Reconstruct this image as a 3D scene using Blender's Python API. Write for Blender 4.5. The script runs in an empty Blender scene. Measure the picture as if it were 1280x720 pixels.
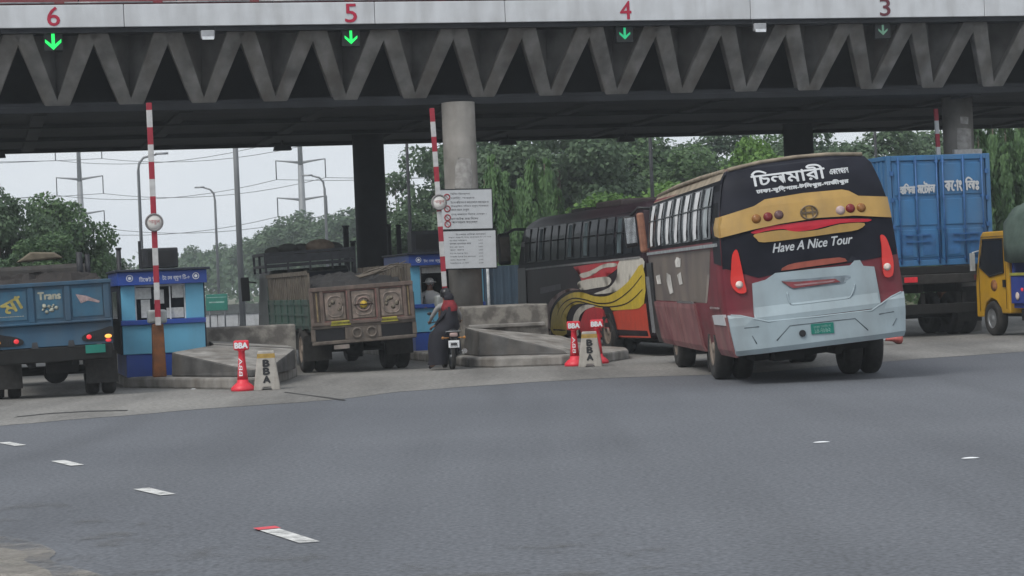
import bpy, bmesh, math, random
import numpy as np
from mathutils import Vector, Matrix

# ------------------------------------------------------------------ camera, world, sun, exposure
SC = bpy.context.scene
C = SC.collection
FPX, ROLL, EYE = 2700.0, 0.042, 1.65
PITCH = math.atan(8 / FPX)
_X = Vector((1, 0, 0)); _Y = Vector((0, math.cos(PITCH), -math.sin(PITCH))); _U = Vector((0, math.sin(PITCH), math.cos(PITCH)))
_c, _s = math.cos(ROLL), math.sin(ROLL)
CR = _X * _c - _U * _s
CU = _X * _s + _U * _c
cam = bpy.data.cameras.new("camera")
cam.sensor_width = 36.0
cam.lens = FPX / 1280 * 36.0
cam.clip_end = 6000
camo = bpy.data.objects.new("camera", cam)
camo.matrix_world = Matrix(((CR.x, CU.x, -_Y.x, 0), (CR.y, CU.y, -_Y.y, 0), (CR.z, CU.z, -_Y.z, EYE), (0, 0, 0, 1)))
C.objects.link(camo)
SC.camera = camo

SUN_EL, SUN_AZ = math.radians(52), math.radians(222)     # high veiled sun, behind and left of the camera
world = bpy.data.worlds.new("World")
SC.world = world
world.use_nodes = True
wn, wl = world.node_tree.nodes, world.node_tree.links
bgn = wn["Background"]
sky = wn.new("ShaderNodeTexSky"); sky.sky_type = 'NISHITA'; sky.sun_disc = False
sky.sun_elevation = SUN_EL; sky.sun_rotation = SUN_AZ; sky.dust_density = 6.0; sky.air_density = 1.6
mx = wn.new("ShaderNodeMixRGB"); mx.inputs[0].default_value = 0.9
cn_ = wn.new("ShaderNodeTexNoise"); cn_.inputs["Scale"].default_value = 5.0; cn_.inputs["Detail"].default_value = 5
cm_ = wn.new("ShaderNodeMapping"); cm_.inputs["Scale"].default_value = (1, 1, 4); ct_ = wn.new("ShaderNodeTexCoord")
cr_ = wn.new("ShaderNodeValToRGB"); cr_.color_ramp.elements[0].position = .35; cr_.color_ramp.elements[1].position = .68
cr_.color_ramp.elements[0].color = (5.6, 6.05, 6.55, 1); cr_.color_ramp.elements[1].color = (6.5, 6.8, 7.15, 1)
wl.new(ct_.outputs["Generated"], cm_.inputs[0]); wl.new(cm_.outputs[0], cn_.inputs["Vector"]); wl.new(cn_.outputs["Fac"], cr_.inputs[0]); wl.new(cr_.outputs[0], mx.inputs[2])        # even grey cloud cover
wl.new(sky.outputs[0], mx.inputs[1]); wl.new(mx.outputs[0], bgn.inputs[0])
bgn.inputs[1].default_value = 0.108
sun = bpy.data.lights.new("sun", 'SUN'); sun.energy = 1.5; sun.angle = math.radians(22); sun.color = (1, .97, .92)
suno = bpy.data.objects.new("sun", sun); C.objects.link(suno)
suno.rotation_euler = (math.radians(38), 0, math.radians(-42))
vs = SC.view_settings
vs.view_transform = 'Standard'; vs.look = 'None'; vs.gamma = 1; vs.use_curve_mapping = False
vs.exposure = 0.45

# ------------------------------------------------------------------ frames
G0 = Vector((0, 46.53, 0)); LU = Vector((.9706, .2408, 0)); LV = Vector((-.2408, .9706, 0))
YAW = math.atan2(.2408, .9706)
def W(s, t, z=0.0): return G0 + LU * s + LV * t + Vector((0, 0, z))     # plaza frame: s along the canopy, t along the lanes
def ray(x, y): return _Y + CR * ((x - 640) / FPX) + CU * ((360 - y) / FPX)
def at(x, y, D):
    d = ray(x, y); return Vector((0, 0, EYE)) + d * (D / d.y)
def gp(x, y, z=0.0):
    d = ray(x, y); return Vector((0, 0, EYE)) + d * ((z - EYE) / d.z)
def hz(x): return 352 - ROLL * (x - 640)                                 # horizon row

# ------------------------------------------------------------------ materials
MATS = {}
def mat(name, col, rough=.7, metal=0., var=.25, scale=6., col2=None, mix=.5, spec=.4, emit=None, bump=0., detail=6., coat=0., dirt=0., soft=.18):
    if name in MATS: return MATS[name]
    m = bpy.data.materials.new(name); m.use_nodes = True
    n, l = m.node_tree.nodes, m.node_tree.links
    b = n["Principled BSDF"]
    b.inputs["Roughness"].default_value = rough; b.inputs["Metallic"].default_value = metal
    b.inputs["Specular IOR Level"].default_value = spec
    if coat: b.inputs["Coat Weight"].default_value = coat
    tc = n.new("ShaderNodeTexCoord")
    nz = n.new("ShaderNodeTexNoise"); nz.inputs["Scale"].default_value = scale; nz.inputs["Detail"].default_value = detail
    l.new(tc.outputs["Object"], nz.inputs["Vector"])
    rp = n.new("ShaderNodeValToRGB")
    c2 = col2 or tuple(c * (1 - var) for c in col)
    c1 = col if col2 else tuple(min(1, c * (1 + var)) for c in col)
    rp.color_ramp.elements[0].position = mix - soft; rp.color_ramp.elements[1].position = mix + soft
    rp.color_ramp.elements[0].color = (*c1, 1); rp.color_ramp.elements[1].color = (*c2, 1)
    l.new(nz.outputs["Fac"], rp.inputs[0])
    out = rp.outputs[0]
    if dirt:
        n2 = n.new("ShaderNodeTexNoise"); n2.inputs["Scale"].default_value = scale * .35; n2.inputs["Detail"].default_value = 8
        mp = n.new("ShaderNodeMapping"); mp.inputs["Scale"].default_value = (3, 3, .6)
        l.new(tc.outputs["Object"], mp.inputs[0]); l.new(mp.outputs[0], n2.inputs["Vector"])
        r2 = n.new("ShaderNodeValToRGB"); r2.color_ramp.elements[0].position = .42; r2.color_ramp.elements[1].position = .72
        r2.color_ramp.elements[0].color = (0, 0, 0, 1); r2.color_ramp.elements[1].color = (dirt, dirt, dirt, 1)
        l.new(n2.outputs["Fac"], r2.inputs[0])
        mm = n.new("ShaderNodeMixRGB"); mm.inputs[2].default_value = (.10, .085, .07, 1)
        l.new(r2.outputs[0], mm.inputs[0]); l.new(out, mm.inputs[1]); out = mm.outputs[0]
    l.new(out, b.inputs["Base Color"])
    if emit:
        b.inputs["Emission Color"].default_value = (*emit[0], 1); b.inputs["Emission Strength"].default_value = emit[1]
    if bump:
        bp = n.new("ShaderNodeBump"); bp.inputs["Strength"].default_value = bump; bp.inputs["Distance"].default_value = .02
        n3 = n.new("ShaderNodeTexNoise"); n3.inputs["Scale"].default_value = scale * 6; n3.inputs["Detail"].default_value = 8
        l.new(tc.outputs["Object"], n3.inputs["Vector"]); l.new(n3.outputs["Fac"], bp.inputs["Height"]); l.new(bp.outputs[0], b.inputs["Normal"])
    MATS[name] = m
    return m

def stripe_mat(name, a, b_, period, axis=2, duty=.5):
    m = bpy.data.materials.new(name); m.use_nodes = True
    n, l = m.node_tree.nodes, m.node_tree.links
    b = n["Principled BSDF"]; b.inputs["Roughness"].default_value = .55
    tc = n.new("ShaderNodeTexCoord"); sp = n.new("ShaderNodeSeparateXYZ"); l.new(tc.outputs["Object"], sp.inputs[0])
    d = n.new("ShaderNodeMath"); d.operation = 'DIVIDE'; d.inputs[1].default_value = period; l.new(sp.outputs[axis], d.inputs[0])
    fr = n.new("ShaderNodeMath"); fr.operation = 'FRACT'; l.new(d.outputs[0], fr.inputs[0])
    lt = n.new("ShaderNodeMath"); lt.operation = 'LESS_THAN'; lt.inputs[1].default_value = duty; l.new(fr.outputs[0], lt.inputs[0])
    x = n.new("ShaderNodeMixRGB"); x.inputs[1].default_value = (*a, 1); x.inputs[2].default_value = (*b_, 1); l.new(lt.outputs[0], x.inputs[0])
    nz = n.new("ShaderNodeTexNoise"); nz.inputs["Scale"].default_value = 9; l.new(tc.outputs["Object"], nz.inputs["Vector"])
    y = n.new("ShaderNodeMixRGB"); y.blend_type = 'MULTIPLY'; y.inputs[0].default_value = .5
    l.new(x.outputs[0], y.inputs[1]); l.new(nz.outputs["Fac"], y.inputs[2]); l.new(y.outputs[0], b.inputs["Base Color"])
    return m

def leaf_mat(name, dark, light):
    m = bpy.data.materials.new(name); m.use_nodes = True
    n, l = m.node_tree.nodes, m.node_tree.links
    b = n["Principled BSDF"]; b.inputs["Roughness"].default_value = .65; b.inputs["Specular IOR Level"].default_value = .25
    ge = n.new("ShaderNodeNewGeometry"); oi = n.new("ShaderNodeObjectInfo")
    tc = n.new("ShaderNodeTexCoord"); nz = n.new("ShaderNodeTexNoise"); nz.inputs["Scale"].default_value = .55; nz.inputs["Detail"].default_value = 3
    l.new(tc.outputs["Object"], nz.inputs["Vector"])
    a = n.new("ShaderNodeMath"); a.operation = 'MULTIPLY_ADD'; a.inputs[1].default_value = .45; l.new(ge.outputs["Random Per Island"], a.inputs[0]); l.new(nz.outputs["Fac"], a.inputs[2])
    a2 = n.new("ShaderNodeMath"); a2.operation = 'MULTIPLY_ADD'; a2.inputs[1].default_value = .3; l.new(oi.outputs["Random"], a2.inputs[0]); l.new(a.outputs[0], a2.inputs[2])
    rp = n.new("ShaderNodeValToRGB"); rp.color_ramp.elements[0].position = .4; rp.color_ramp.elements[1].position = 1.15 if False else 1.0
    rp.color_ramp.elements[0].color = (*dark, 1); rp.color_ramp.elements[1].color = (*light, 1)
    l.new(a2.outputs[0], rp.inputs[0]); l.new(rp.outputs[0], b.inputs["Base Color"])
    tr = n.new("ShaderNodeBsdfTranslucent"); l.new(rp.outputs[0], tr.inputs[0])
    ms = n.new("ShaderNodeMixShader"); ms.inputs[0].default_value = .3
    l.new(b.outputs[0], ms.inputs[1]); l.new(tr.outputs[0], ms.inputs[2]); l.new(ms.outputs[0], n["Material Output"].inputs[0])
    return m

# ------------------------------------------------------------------ mesh builder
class MB:
    def __init__(s): s.bm = bmesh.new()
    def face(s, pts, m=0):
        f = s.bm.faces.new([s.bm.verts.new(p) for p in pts]); f.material_index = m; return f
    def box(s, x0, x1, y0, y1, z0, z1, m=0, top=None):
        """top = (dx, dy): how much each side is drawn in at the top"""
        dx, dy = top or (0, 0)
        P = [(x0, y0, z0), (x1, y0, z0), (x1, y1, z0), (x0, y1, z0), (x0 + dx, y0 + dy, z1), (x1 - dx, y0 + dy, z1), (x1 - dx, y1 - dy, z1), (x0 + dx, y1 - dy, z1)]
        v = [s.bm.verts.new(p) for p in P]
        for q in ((3, 2, 1, 0), (4, 5, 6, 7), (0, 1, 5, 4), (1, 2, 6, 5), (2, 3, 7, 6), (3, 0, 4, 7)):
            f = s.bm.faces.new([v[i] for i in q]); f.material_index = m
        return s
    def beam(s, p0, p1, w, h, up=(0, 0, 1), m=0):
        p0, p1 = Vector(p0), Vector(p1); d = (p1 - p0).normalized(); up = Vector(up)
        if abs(d.dot(up)) > .98: up = Vector((0, 1, 0))
        a = d.cross(up).normalized() * (w / 2); b = a.cross(d).normalized() * (h / 2)
        v = [s.bm.verts.new(p + i * a + j * b) for p in (p0, p1) for i, j in ((-1, -1), (1, -1), (1, 1), (-1, 1))]
        for q in ((3, 2, 1, 0), (4, 5, 6, 7), (0, 1, 5, 4), (1, 2, 6, 5), (2, 3, 7, 6), (3, 0, 4, 7)):
            f = s.bm.faces.new([v[i] for i in q]); f.material_index = m
        return s
    def cyl(s, p0, p1, r0, r1=None, n=14, m=0, caps=True):
        p0, p1 = Vector(p0), Vector(p1); r1 = r0 if r1 is None else r1
        d = (p1 - p0).normalized(); up = Vector((0, 0, 1)) if abs(d.z) < .9 else Vector((0, 1, 0))
        a = d.cross(up).normalized(); b = a.cross(d).normalized()
        R = []
        for p, r in ((p0, r0), (p1, r1)):
            R.append([s.bm.verts.new(p + (a * math.cos(2 * math.pi * i / n) + b * math.sin(2 * math.pi * i / n)) * r) for i in range(n)])
        for i in range(n):
            f = s.bm.faces.new((R[0][i], R[0][(i + 1) % n], R[1][(i + 1) % n], R[1][i])); f.material_index = m; f.smooth = True
        if caps:
            s.bm.faces.new(list(reversed(R[0]))).material_index = m; s.bm.faces.new(R[1]).material_index = m
        return s
    def tube(s, pts, r, n=8, m=0):
        pts = [Vector(p) for p in pts]; rings = []
        for i, p in enumerate(pts):
            d = (pts[min(i + 1, len(pts) - 1)] - pts[max(i - 1, 0)]).normalized()
            up = Vector((0, 0, 1)) if abs(d.z) < .95 else Vector((0, 1, 0))
            a = d.cross(up).normalized(); b = a.cross(d).normalized()
            rr = r[i] if isinstance(r, (list, tuple)) else r
            rings.append([s.bm.verts.new(p + (a * math.cos(2 * math.pi * k / n) + b * math.sin(2 * math.pi * k / n)) * rr) for k in range(n)])
        for A, B in zip(rings, rings[1:]):
            for k in range(n):
                f = s.bm.faces.new((A[k], A[(k + 1) % n], B[(k + 1) % n], B[k])); f.smooth = True; f.material_index = m
        s.bm.faces.new(list(reversed(rings[0]))).material_index = m; s.bm.faces.new(rings[-1]).material_index = m
        return s
    def lathe(s, prof, M=None, n=24, m=0, close=False):
        """prof: (radius, height) pairs about local z"""
        M = M or Matrix(); rings = []
        for r, z in prof:
            rings.append([s.bm.verts.new(M @ Vector((r * math.cos(2 * math.pi * k / n), r * math.sin(2 * math.pi * k / n), z))) for k in range(n)])
        pr = list(zip(rings, rings[1:])) + ([(rings[-1], rings[0])] if close else [])
        for A, B in pr:
            for k in range(n):
                f = s.bm.faces.new((A[k], A[(k + 1) % n], B[(k + 1) % n], B[k])); f.smooth = True; f.material_index = m
        if not close:
            for R in (rings[0], rings[-1]):
                f = s.bm.faces.new(R); f.material_index = m
        return s
    def prism(s, poly, ext, m=0):
        ext = Vector(ext); a = [s.bm.verts.new(Vector(p)) for p in poly]; b = [s.bm.verts.new(Vector(p) + ext) for p in poly]
        n = len(a)
        s.bm.faces.new(list(reversed(a))).material_index = m; s.bm.faces.new(b).material_index = m
        for i in range(n):
            f = s.bm.faces.new((a[i], a[(i + 1) % n], b[(i + 1) % n], b[i])); f.material_index = m
        return s
    def loft(s, rings, m=0, smooth=True, caps=True):
        R = [[s.bm.verts.new(Vector(p)) for p in r] for r in rings]; n = len(R[0])
        for A, B in zip(R, R[1:]):
            for k in range(n):
                f = s.bm.faces.new((A[k], A[(k + 1) % n], B[(k + 1) % n], B[k])); f.smooth = smooth; f.material_index = m
        if caps:
            s.bm.faces.new(list(reversed(R[0]))).material_index = m; s.bm.faces.new(R[-1]).material_index = m
        return s
    def ball(s, c, r, m=0, seg=14):
        r = (r, r, r) if not isinstance(r, (tuple, list)) else r
        M = Matrix.Translation(Vector(c)) @ Matrix.Diagonal((*r, 1))
        g = bmesh.ops.create_uvsphere(s.bm, u_segments=seg, v_segments=max(6, seg // 2 + 2), radius=1, matrix=M)
        for v in g['verts']:
            for f in v.link_faces: f.smooth = True; f.material_index = m
        return s
    def build(s, name, ms, parent=None, loc=None, rot=None, bevel=0., normals=True, segs=2):
        if normals: bmesh.ops.recalc_face_normals(s.bm, faces=s.bm.faces)
        me = bpy.data.meshes.new(name); s.bm.to_mesh(me); s.bm.free()
        for x in (ms if isinstance(ms, (list, tuple)) else [ms]): me.materials.append(x)
        o = bpy.data.objects.new(name, me); C.objects.link(o)
        if parent: o.parent = parent
        if loc is not None: o.location = loc
        if rot is not None: o.rotation_euler = rot
        if bevel:
            b = o.modifiers.new("bevel", 'BEVEL'); b.width = bevel; b.segments = segs; b.limit_method = 'ANGLE'; b.angle_limit = math.radians(40)
            b.harden_normals = False
        return o

def tag(o, label=None, cat=None, group=None, kind=None):
    if label: o["label"] = label
    if cat: o["category"] = cat
    if group: o["group"] = group
    if kind: o["kind"] = kind
    return o
def thing(name, label, cat, loc=(0, 0, 0), rz=0., group=None):
    o = bpy.data.objects.new(name, None); C.objects.link(o); o.empty_display_size = .3
    o.location = loc; o.rotation_euler = (0, 0, rz)
    return tag(o, label, cat, group)
def dup(root, loc, rz=None, label=None, scale=None):
    r = root.copy(); C.objects.link(r); r.location = loc
    if rz is not None: r.rotation_euler = (0, 0, rz)
    if scale is not None: r.scale = scale
    if label: r["label"] = label
    for ch in list(root.children):
        c = ch.copy(); C.objects.link(c); c.parent = r
        for g in list(ch.children):
            d = g.copy(); C.objects.link(d); d.parent = c
    return r

def smoothpoly(pts, k=4, closed=True):
    """Catmull-Rom through the points"""
    n = len(pts); out = []
    for i in range(n if closed else n - 1):
        g = lambda j: Vector((*pts[j % n], 0)) if closed else Vector((*pts[max(0, min(n - 1, j))], 0))
        p0, p1, p2, p3 = g(i - 1), g(i), g(i + 1), g(i + 2)
        for q in range(k):
            t = q / k
            v = .5 * ((2 * p1) + (p2 - p0) * t + (2 * p0 - 5 * p1 + 4 * p2 - p3) * t * t + (3 * p1 - p0 - 3 * p2 + p3) * t ** 3)
            out.append((v.x, v.y))
    if not closed: out.append(tuple(pts[-1]))
    return out

def decal(name, poly, surf, m, parent, off=.004, step=.25, thick=0.):
    """a painted or fixed panel that follows a curved surface; surf(a, b, off) -> point"""
    bm = bmesh.new()
    bm.faces.new([bm.verts.new((a, 0, b)) for a, b in poly])
    xs = [p[0] for p in poly]; zs = [p[1] for p in poly]
    for lo, hi, ax in ((min(xs), max(xs), 0), (min(zs), max(zs), 2)):
        k = math.ceil((lo + 1e-4) / step)
        while k * step < hi - 1e-4:
            co = [0, 0, 0]; no = [0, 0, 0]; co[ax] = k * step; no[ax] = 1
            bmesh.ops.bisect_plane(bm, geom=bm.verts[:] + bm.edges[:] + bm.faces[:], plane_co=co, plane_no=no)
            k += 1
    bmesh.ops.triangulate(bm, faces=bm.faces[:])
    base = [(v.co.x, v.co.z) for v in bm.verts]
    if thick:
        fr = bm.verts[:]
        ex = bmesh.ops.extrude_face_region(bm, geom=bm.faces[:])
        nv = [e for e in ex['geom'] if isinstance(e, bmesh.types.BMVert)]
        ns = set(nv)
        for v in bm.verts:
            v.co = Vector(surf(v.co.x, v.co.z, off + thick if v in ns else -.01))
    else:
        for v in bm.verts: v.co = Vector(surf(v.co.x, v.co.z, off))
    for f in bm.faces: f.smooth = not thick
    b = MB(); b.bm.free(); b.bm = bm
    return b.build(name, m, parent)

def text_pts(body, x0, x1, z0, z1, shear=0., bold=0.):
    cu = bpy.data.curves.new("lettering", 'FONT'); cu.body = body; cu.resolution_u = 3; cu.shear = shear
    o = bpy.data.objects.new("lettering", cu); C.objects.link(o)
    dg = bpy.context.evaluated_depsgraph_get(); dg.update()
    me = bpy.data.meshes.new_from_object(o.evaluated_get(dg))
    bpy.data.objects.remove(o); bpy.data.curves.remove(cu)
    V = [v.co.copy() for v in me.vertices]; F = [tuple(p.vertices) for p in me.polygons]
    bpy.data.meshes.remove(me)
    if not V: return [], []
    ax, bx = min(v.x for v in V), max(v.x for v in V); ay, by = min(v.y for v in V), max(v.y for v in V)
    return [(x0 + (v.x - ax) / max(1e-6, bx - ax) * (x1 - x0), z0 + (v.y - ay) / max(1e-6, by - ay) * (z1 - z0)) for v in V], F
def lettering(name, items, surf, m, parent, off=.007):
    """items: (text, x0, x1, z0, z1[, tilt[, shear[, weight]]]); each line of writing is a mesh of its own"""
    o = None
    for it in items:
        bm = bmesh.new()
        P, F = text_pts(it[0], *it[1:5], shear=it[6] if len(it) > 6 else 0.)
        tl = it[5] if len(it) > 5 else 0.
        wt_ = it[7] if len(it) > 7 else 0.
        cx, cz = (it[1] + it[2]) / 2, (it[3] + it[4]) / 2
        for q, (sx, sz) in enumerate([(0, 0)] if not wt_ else [(-.5, 0), (.5, .0), (0, .4), (0, -.4)]):
            vs_ = []
            for a, b in P:
                da, db = a - cx + sx * wt_, b - cz + sz * wt_
                vs_.append(bm.verts.new(surf(cx + da * math.cos(tl) - db * math.sin(tl), cz + da * math.sin(tl) + db * math.cos(tl), off + .0012 * q)))
            for f in F:
                try: bm.faces.new([vs_[i] for i in f])
                except ValueError: pass
        b = MB(); b.bm.free(); b.bm = bm
        o = b.build(name, m, parent, normals=False)
    return o
def flat(y0, sgn=-1):
    """surface facing -y at y0"""
    return lambda a, b, off: (a, y0 + sgn * off, b)

# common materials
CONC = mat("weathered_concrete", (.26, .25, .23), .9, var=.28, scale=2.5, bump=.25, dirt=.5)
SHADE = mat("shaded_concrete", (.022, .024, .028), .95, var=.25, scale=1.5)  # concrete with the deep shade under the canopy put into its colour
PILC = mat("pillar_concrete", (.205, .197, .185), .9, var=.22, scale=2, bump=.2, dirt=.6)
KERB = mat("kerb_concrete", (.23, .22, .205), .9, var=.35, scale=3, bump=.3, dirt=.75)
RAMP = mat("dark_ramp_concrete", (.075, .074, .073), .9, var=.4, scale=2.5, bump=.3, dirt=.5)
WHITE = mat("white_paint", (.74, .76, .78), .5, var=.05, scale=2)
RED = mat("red_plastic", (.62, .03, .05), .45, var=.12, scale=5)
DRED = mat("dark_red_paint", (.30, .02, .05), .6, var=.1, scale=5)
BLACK = mat("black_paint", (.012, .012, .014), .45, var=.3, scale=5)
RUB = mat("tyre_rubber", (.022, .021, .02), .85, var=.35, scale=12, bump=.2)
STEEL = mat("grey_steel", (.28, .29, .30), .45, metal=.6, var=.2, scale=8)
DSTEEL = mat("dark_steel", (.035, .037, .042), .6, metal=.3, var=.3, scale=8)
CHASS = mat("dirty_chassis", (.009, .009, .009), .85, var=.4, scale=6)
GALV = mat("galvanised_pole", (.22, .23, .24), .6, metal=.4, var=.12, scale=1)
GLASS = mat("dark_window_glass", (.012, .014, .018), .15, var=.2, scale=3, spec=.04)
CURT = mat("white_curtain", (.60, .61, .62), .8, var=.12, scale=7)
GREENP = mat("green_number_plate", (.01, .17, .13), .5, var=.1)
CHROME = mat("chrome", (.6, .6, .6), .2, metal=.9, var=.05)
# ------------------------------------------------------------------ the setting: ground, road, apron
def sheet(name, pts, z, m, cuts=0):
    b = MB(); b.face([(p[0], p[1], z) for p in pts])
    return tag(b.build(name, m), kind="structure")
def ground_mat(name, cols, rough, speck=60., speckamt=.5, big=.25, bump=.3, spec=.35, streak=None):
    m = bpy.data.materials.new(name); m.use_nodes = True
    n, l = m.node_tree.nodes, m.node_tree.links; b = n["Principled BSDF"]
    b.inputs["Roughness"].default_value = rough; b.inputs["Specular IOR Level"].default_value = spec
    tc = n.new("ShaderNodeTexCoord")
    def noise(scale, detail=5, vec=None):
        z = n.new("ShaderNodeTexNoise"); z.inputs["Scale"].default_value = scale; z.inputs["Detail"].default_value = detail
        l.new(vec or tc.outputs["Object"], z.inputs["Vector"]); return z.outputs["Fac"]
    r = n.new("ShaderNodeValToRGB"); r.color_ramp.elements[0].position = .3; r.color_ramp.elements[1].position = .72
    r.color_ramp.elements[0].color = (*cols[0], 1); r.color_ramp.elements[1].color = (*cols[1], 1)
    l.new(noise(big), r.inputs[0])
    r2 = n.new("ShaderNodeValToRGB"); r2.color_ramp.elements[0].position = .3; r2.color_ramp.elements[1].position = .75
    r2.color_ramp.elements[0].color = (1 - speckamt,) * 3 + (1,); r2.color_ramp.elements[1].color = (1 + speckamt,) * 3 + (1,)
    l.new(noise(speck, 8), r2.inputs[0])
    mu = n.new("ShaderNodeMixRGB"); mu.blend_type = 'MULTIPLY'; mu.inputs[0].default_value = 1
    l.new(r.outputs[0], mu.inputs[1]); l.new(r2.outputs[0], mu.inputs[2]); out = mu.outputs[0]
    if streak:                                             # old tyre tracks and stains drawn out along the lanes
        mp = n.new("ShaderNodeMapping"); mp.inputs["Rotation"].default_value = (0, 0, -YAW); mp.inputs["Scale"].default_value = streak[0]
        l.new(tc.outputs["Object"], mp.inputs[0])
        r3 = n.new("ShaderNodeValToRGB"); r3.color_ramp.elements[0].position = .46; r3.color_ramp.elements[1].position = .66
        r3.color_ramp.elements[0].color = (1, 1, 1, 1); r3.color_ramp.elements[1].color = (streak[1],) * 3 + (1,)
        l.new(noise(1.0, 6, mp.outputs[0]), r3.inputs[0])
        m3 = n.new("ShaderNodeMixRGB"); m3.blend_type = 'MULTIPLY'; m3.inputs[0].default_value = 1
        l.new(out, m3.inputs[1]); l.new(r3.outputs[0], m3.inputs[2]); out = m3.outputs[0]
    l.new(out, b.inputs["Base Color"])
    bp = n.new("ShaderNodeBump"); bp.inputs["Strength"].default_value = bump; bp.inputs["Distance"].default_value = .01
    l.new(noise(speck * 1.3, 6), bp.inputs["Height"]); l.new(bp.outputs[0], b.inputs["Normal"])
    return m
random.seed(5)
EARTH = ground_mat("earth_and_grass", ((.07, .08, .04), (.13, .12, .075)), .95, 3., .4, .08)
ASPH = ground_mat("worn_asphalt", ((.094, .101, .115), (.120, .128, .143)), .8, 26., .4, .2, .45, streak=((.9, .045, 1), .84))
CAPR = ground_mat("old_concrete_paving", ((.17, .166, .158), (.235, .228, .214)), .85, 14., .35, .3, .3, streak=((.55, .07, 1), .58))
SAND = ground_mat("dry_sand", ((.21, .198, .175), (.27, .253, .225)), .95, 30., .35, .9, .5)
sheet("ground", [(-2500, -400), (2500, -400), (2500, 4000), (-2500, 4000)], 0, EARTH)
edge = [(0, 533), (80, 526), (170, 519), (260, 511), (355, 505), (430, 499), (500, 490), (640, 480), (760, 473), (860, 470), (950, 466), (1050, 457), (1150, 449), (1280, 440)]
epts = [gp(*p) for p in edge]
epts = [Vector((-13.5, 24.2, 0))] + epts + [Vector((16, 42.1, 0)), Vector((30, 47.5, 0))]
jit = []
for a, b in zip(epts, epts[1:]):
    for k in range(4):
        p = a.lerp(b, k / 4); jit.append(Vector((p.x, p.y + random.uniform(-.06, .06), 0)))
jit.append(epts[-1])
road = [(-60, -30), (60, -30), (60, 60)] + [(p.x, p.y) for p in reversed([Vector((60, 47, 0))] + list(reversed(jit)))][0:0]
sheet("asphalt_road", [(-80, -40), (80, -40), (80, 70), (-80, 70)], .004, ASPH)
sheet("concrete_apron", [(p.x, p.y) for p in jit] + [tuple(W(40, 30)[:2]), tuple(W(-40, 30)[:2]), (-45, 22)], .008, CAPR)
sheet("lane_road", [tuple(W(-22, 30)[:2]), tuple(W(22, 30)[:2]), tuple(W(22, 500)[:2]), tuple(W(-22, 500)[:2])], .006, ASPH)
def dusty(name, col, thr, sc=4.5):
    """thin drifted dust: the road shows through where the noise is low"""
    m = bpy.data.materials.new(name); m.use_nodes = True; n, l = m.node_tree.nodes, m.node_tree.links
    b = n["Principled BSDF"]; b.inputs["Base Color"].default_value = (*col, 1); b.inputs["Roughness"].default_value = .95
    tc = n.new("ShaderNodeTexCoord"); nz = n.new("ShaderNodeTexNoise"); nz.inputs["Scale"].default_value = sc; nz.inputs["Detail"].default_value = 10; nz.inputs["Roughness"].default_value = .72
    l.new(tc.outputs["Object"], nz.inputs["Vector"]); r = n.new("ShaderNodeValToRGB"); r.color_ramp.elements[0].position = thr; r.color_ramp.elements[1].position = thr + .28
    l.new(nz.outputs["Fac"], r.inputs[0]); l.new(r.outputs[0], b.inputs["Alpha"]); return m
def patch(pts): return smoothpoly([tuple(gp(*p)[:2]) for p in pts], 3)
sheet("sand_patch", patch(((-60, 682), (0, 686), (26, 690), (36, 696), (30, 702), (48, 710), (66, 722), (60, 790), (-160, 790))), .008, SAND)
sheet("sand_dust", patch(((-80, 668), (0, 672), (44, 680), (70, 692), (62, 702), (96, 712), (140, 732), (90, 800), (-200, 800))), .012, dusty("drifted_sand", (.22, .205, .185), .40, 1.6))
sheet("road_dust", patch(((-100, 600), (120, 640), (420, 690), (700, 660), (900, 690), (1000, 760), (400, 800), (-200, 790))), .010, dusty("thin_brown_dust", (.128, .127, .125), .54, 1.3))
# painted dashes of the bend
DASH = dusty("worn_white_line", (.58, .58, .565), .26)
for (x, y), ang, ln in (((360, 672), -.12, .62), ((192, 616), .05, .62), ((84, 580), .1, .6), ((14, 556), .15, .6)):
    p = gp(x, y); 
    if ln:
        a = gp(x - 14, y - 5.5 if x > 300 else y - 3) ; b_ = gp(x + 14, y + 5.5 if x > 300 else y + 3)
    d = (Vector((b_.x, b_.y, 0)) - Vector((a.x, a.y, 0))); d = d.normalized()
    L_, w = (.36, .055) if x > 300 else (.28, .07)
    nrm = Vector((-d.y, d.x, 0))
    if x > 300:
        dd = Vector((gp(386, 680).x - gp(332, 662).x, gp(386, 680).y - gp(332, 662).y, 0)); c0 = (gp(386, 680) + gp(332, 662)) / 2
    elif x > 150:
        dd = gp(209, 620) - gp(177, 612); c0 = (gp(209, 620) + gp(177, 612)) / 2
    elif x > 50:
        dd = gp(96, 583) - gp(73, 577); c0 = (gp(96, 583) + gp(73, 577)) / 2
    else:
        dd = gp(25, 558) - gp(5, 554); c0 = (gp(25, 558) + gp(5, 554)) / 2
    hl = dd.length / 2; dd.normalize(); nn = Vector((-dd.y, dd.x, 0)) * .075
    b = MB(); b.face([(*(c0 + dd * q + nn * r)[:2], .012) for q, r in ((-hl, -1), (hl, -.8), (hl, 1), (-hl, .9))])
    tag(b.build("road_marking", DASH), kind="structure")
    if x > 300:
        b = MB(); b.face([(*(c0 + dd * q + nn * r)[:2], .016) for q, r in ((-hl - .03, -1.1), (-hl + .12, -1.1), (-hl + .1, 1.1), (-hl - .05, 1.1))])
        tag(b.build("road_marking", RED), kind="structure")
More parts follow.
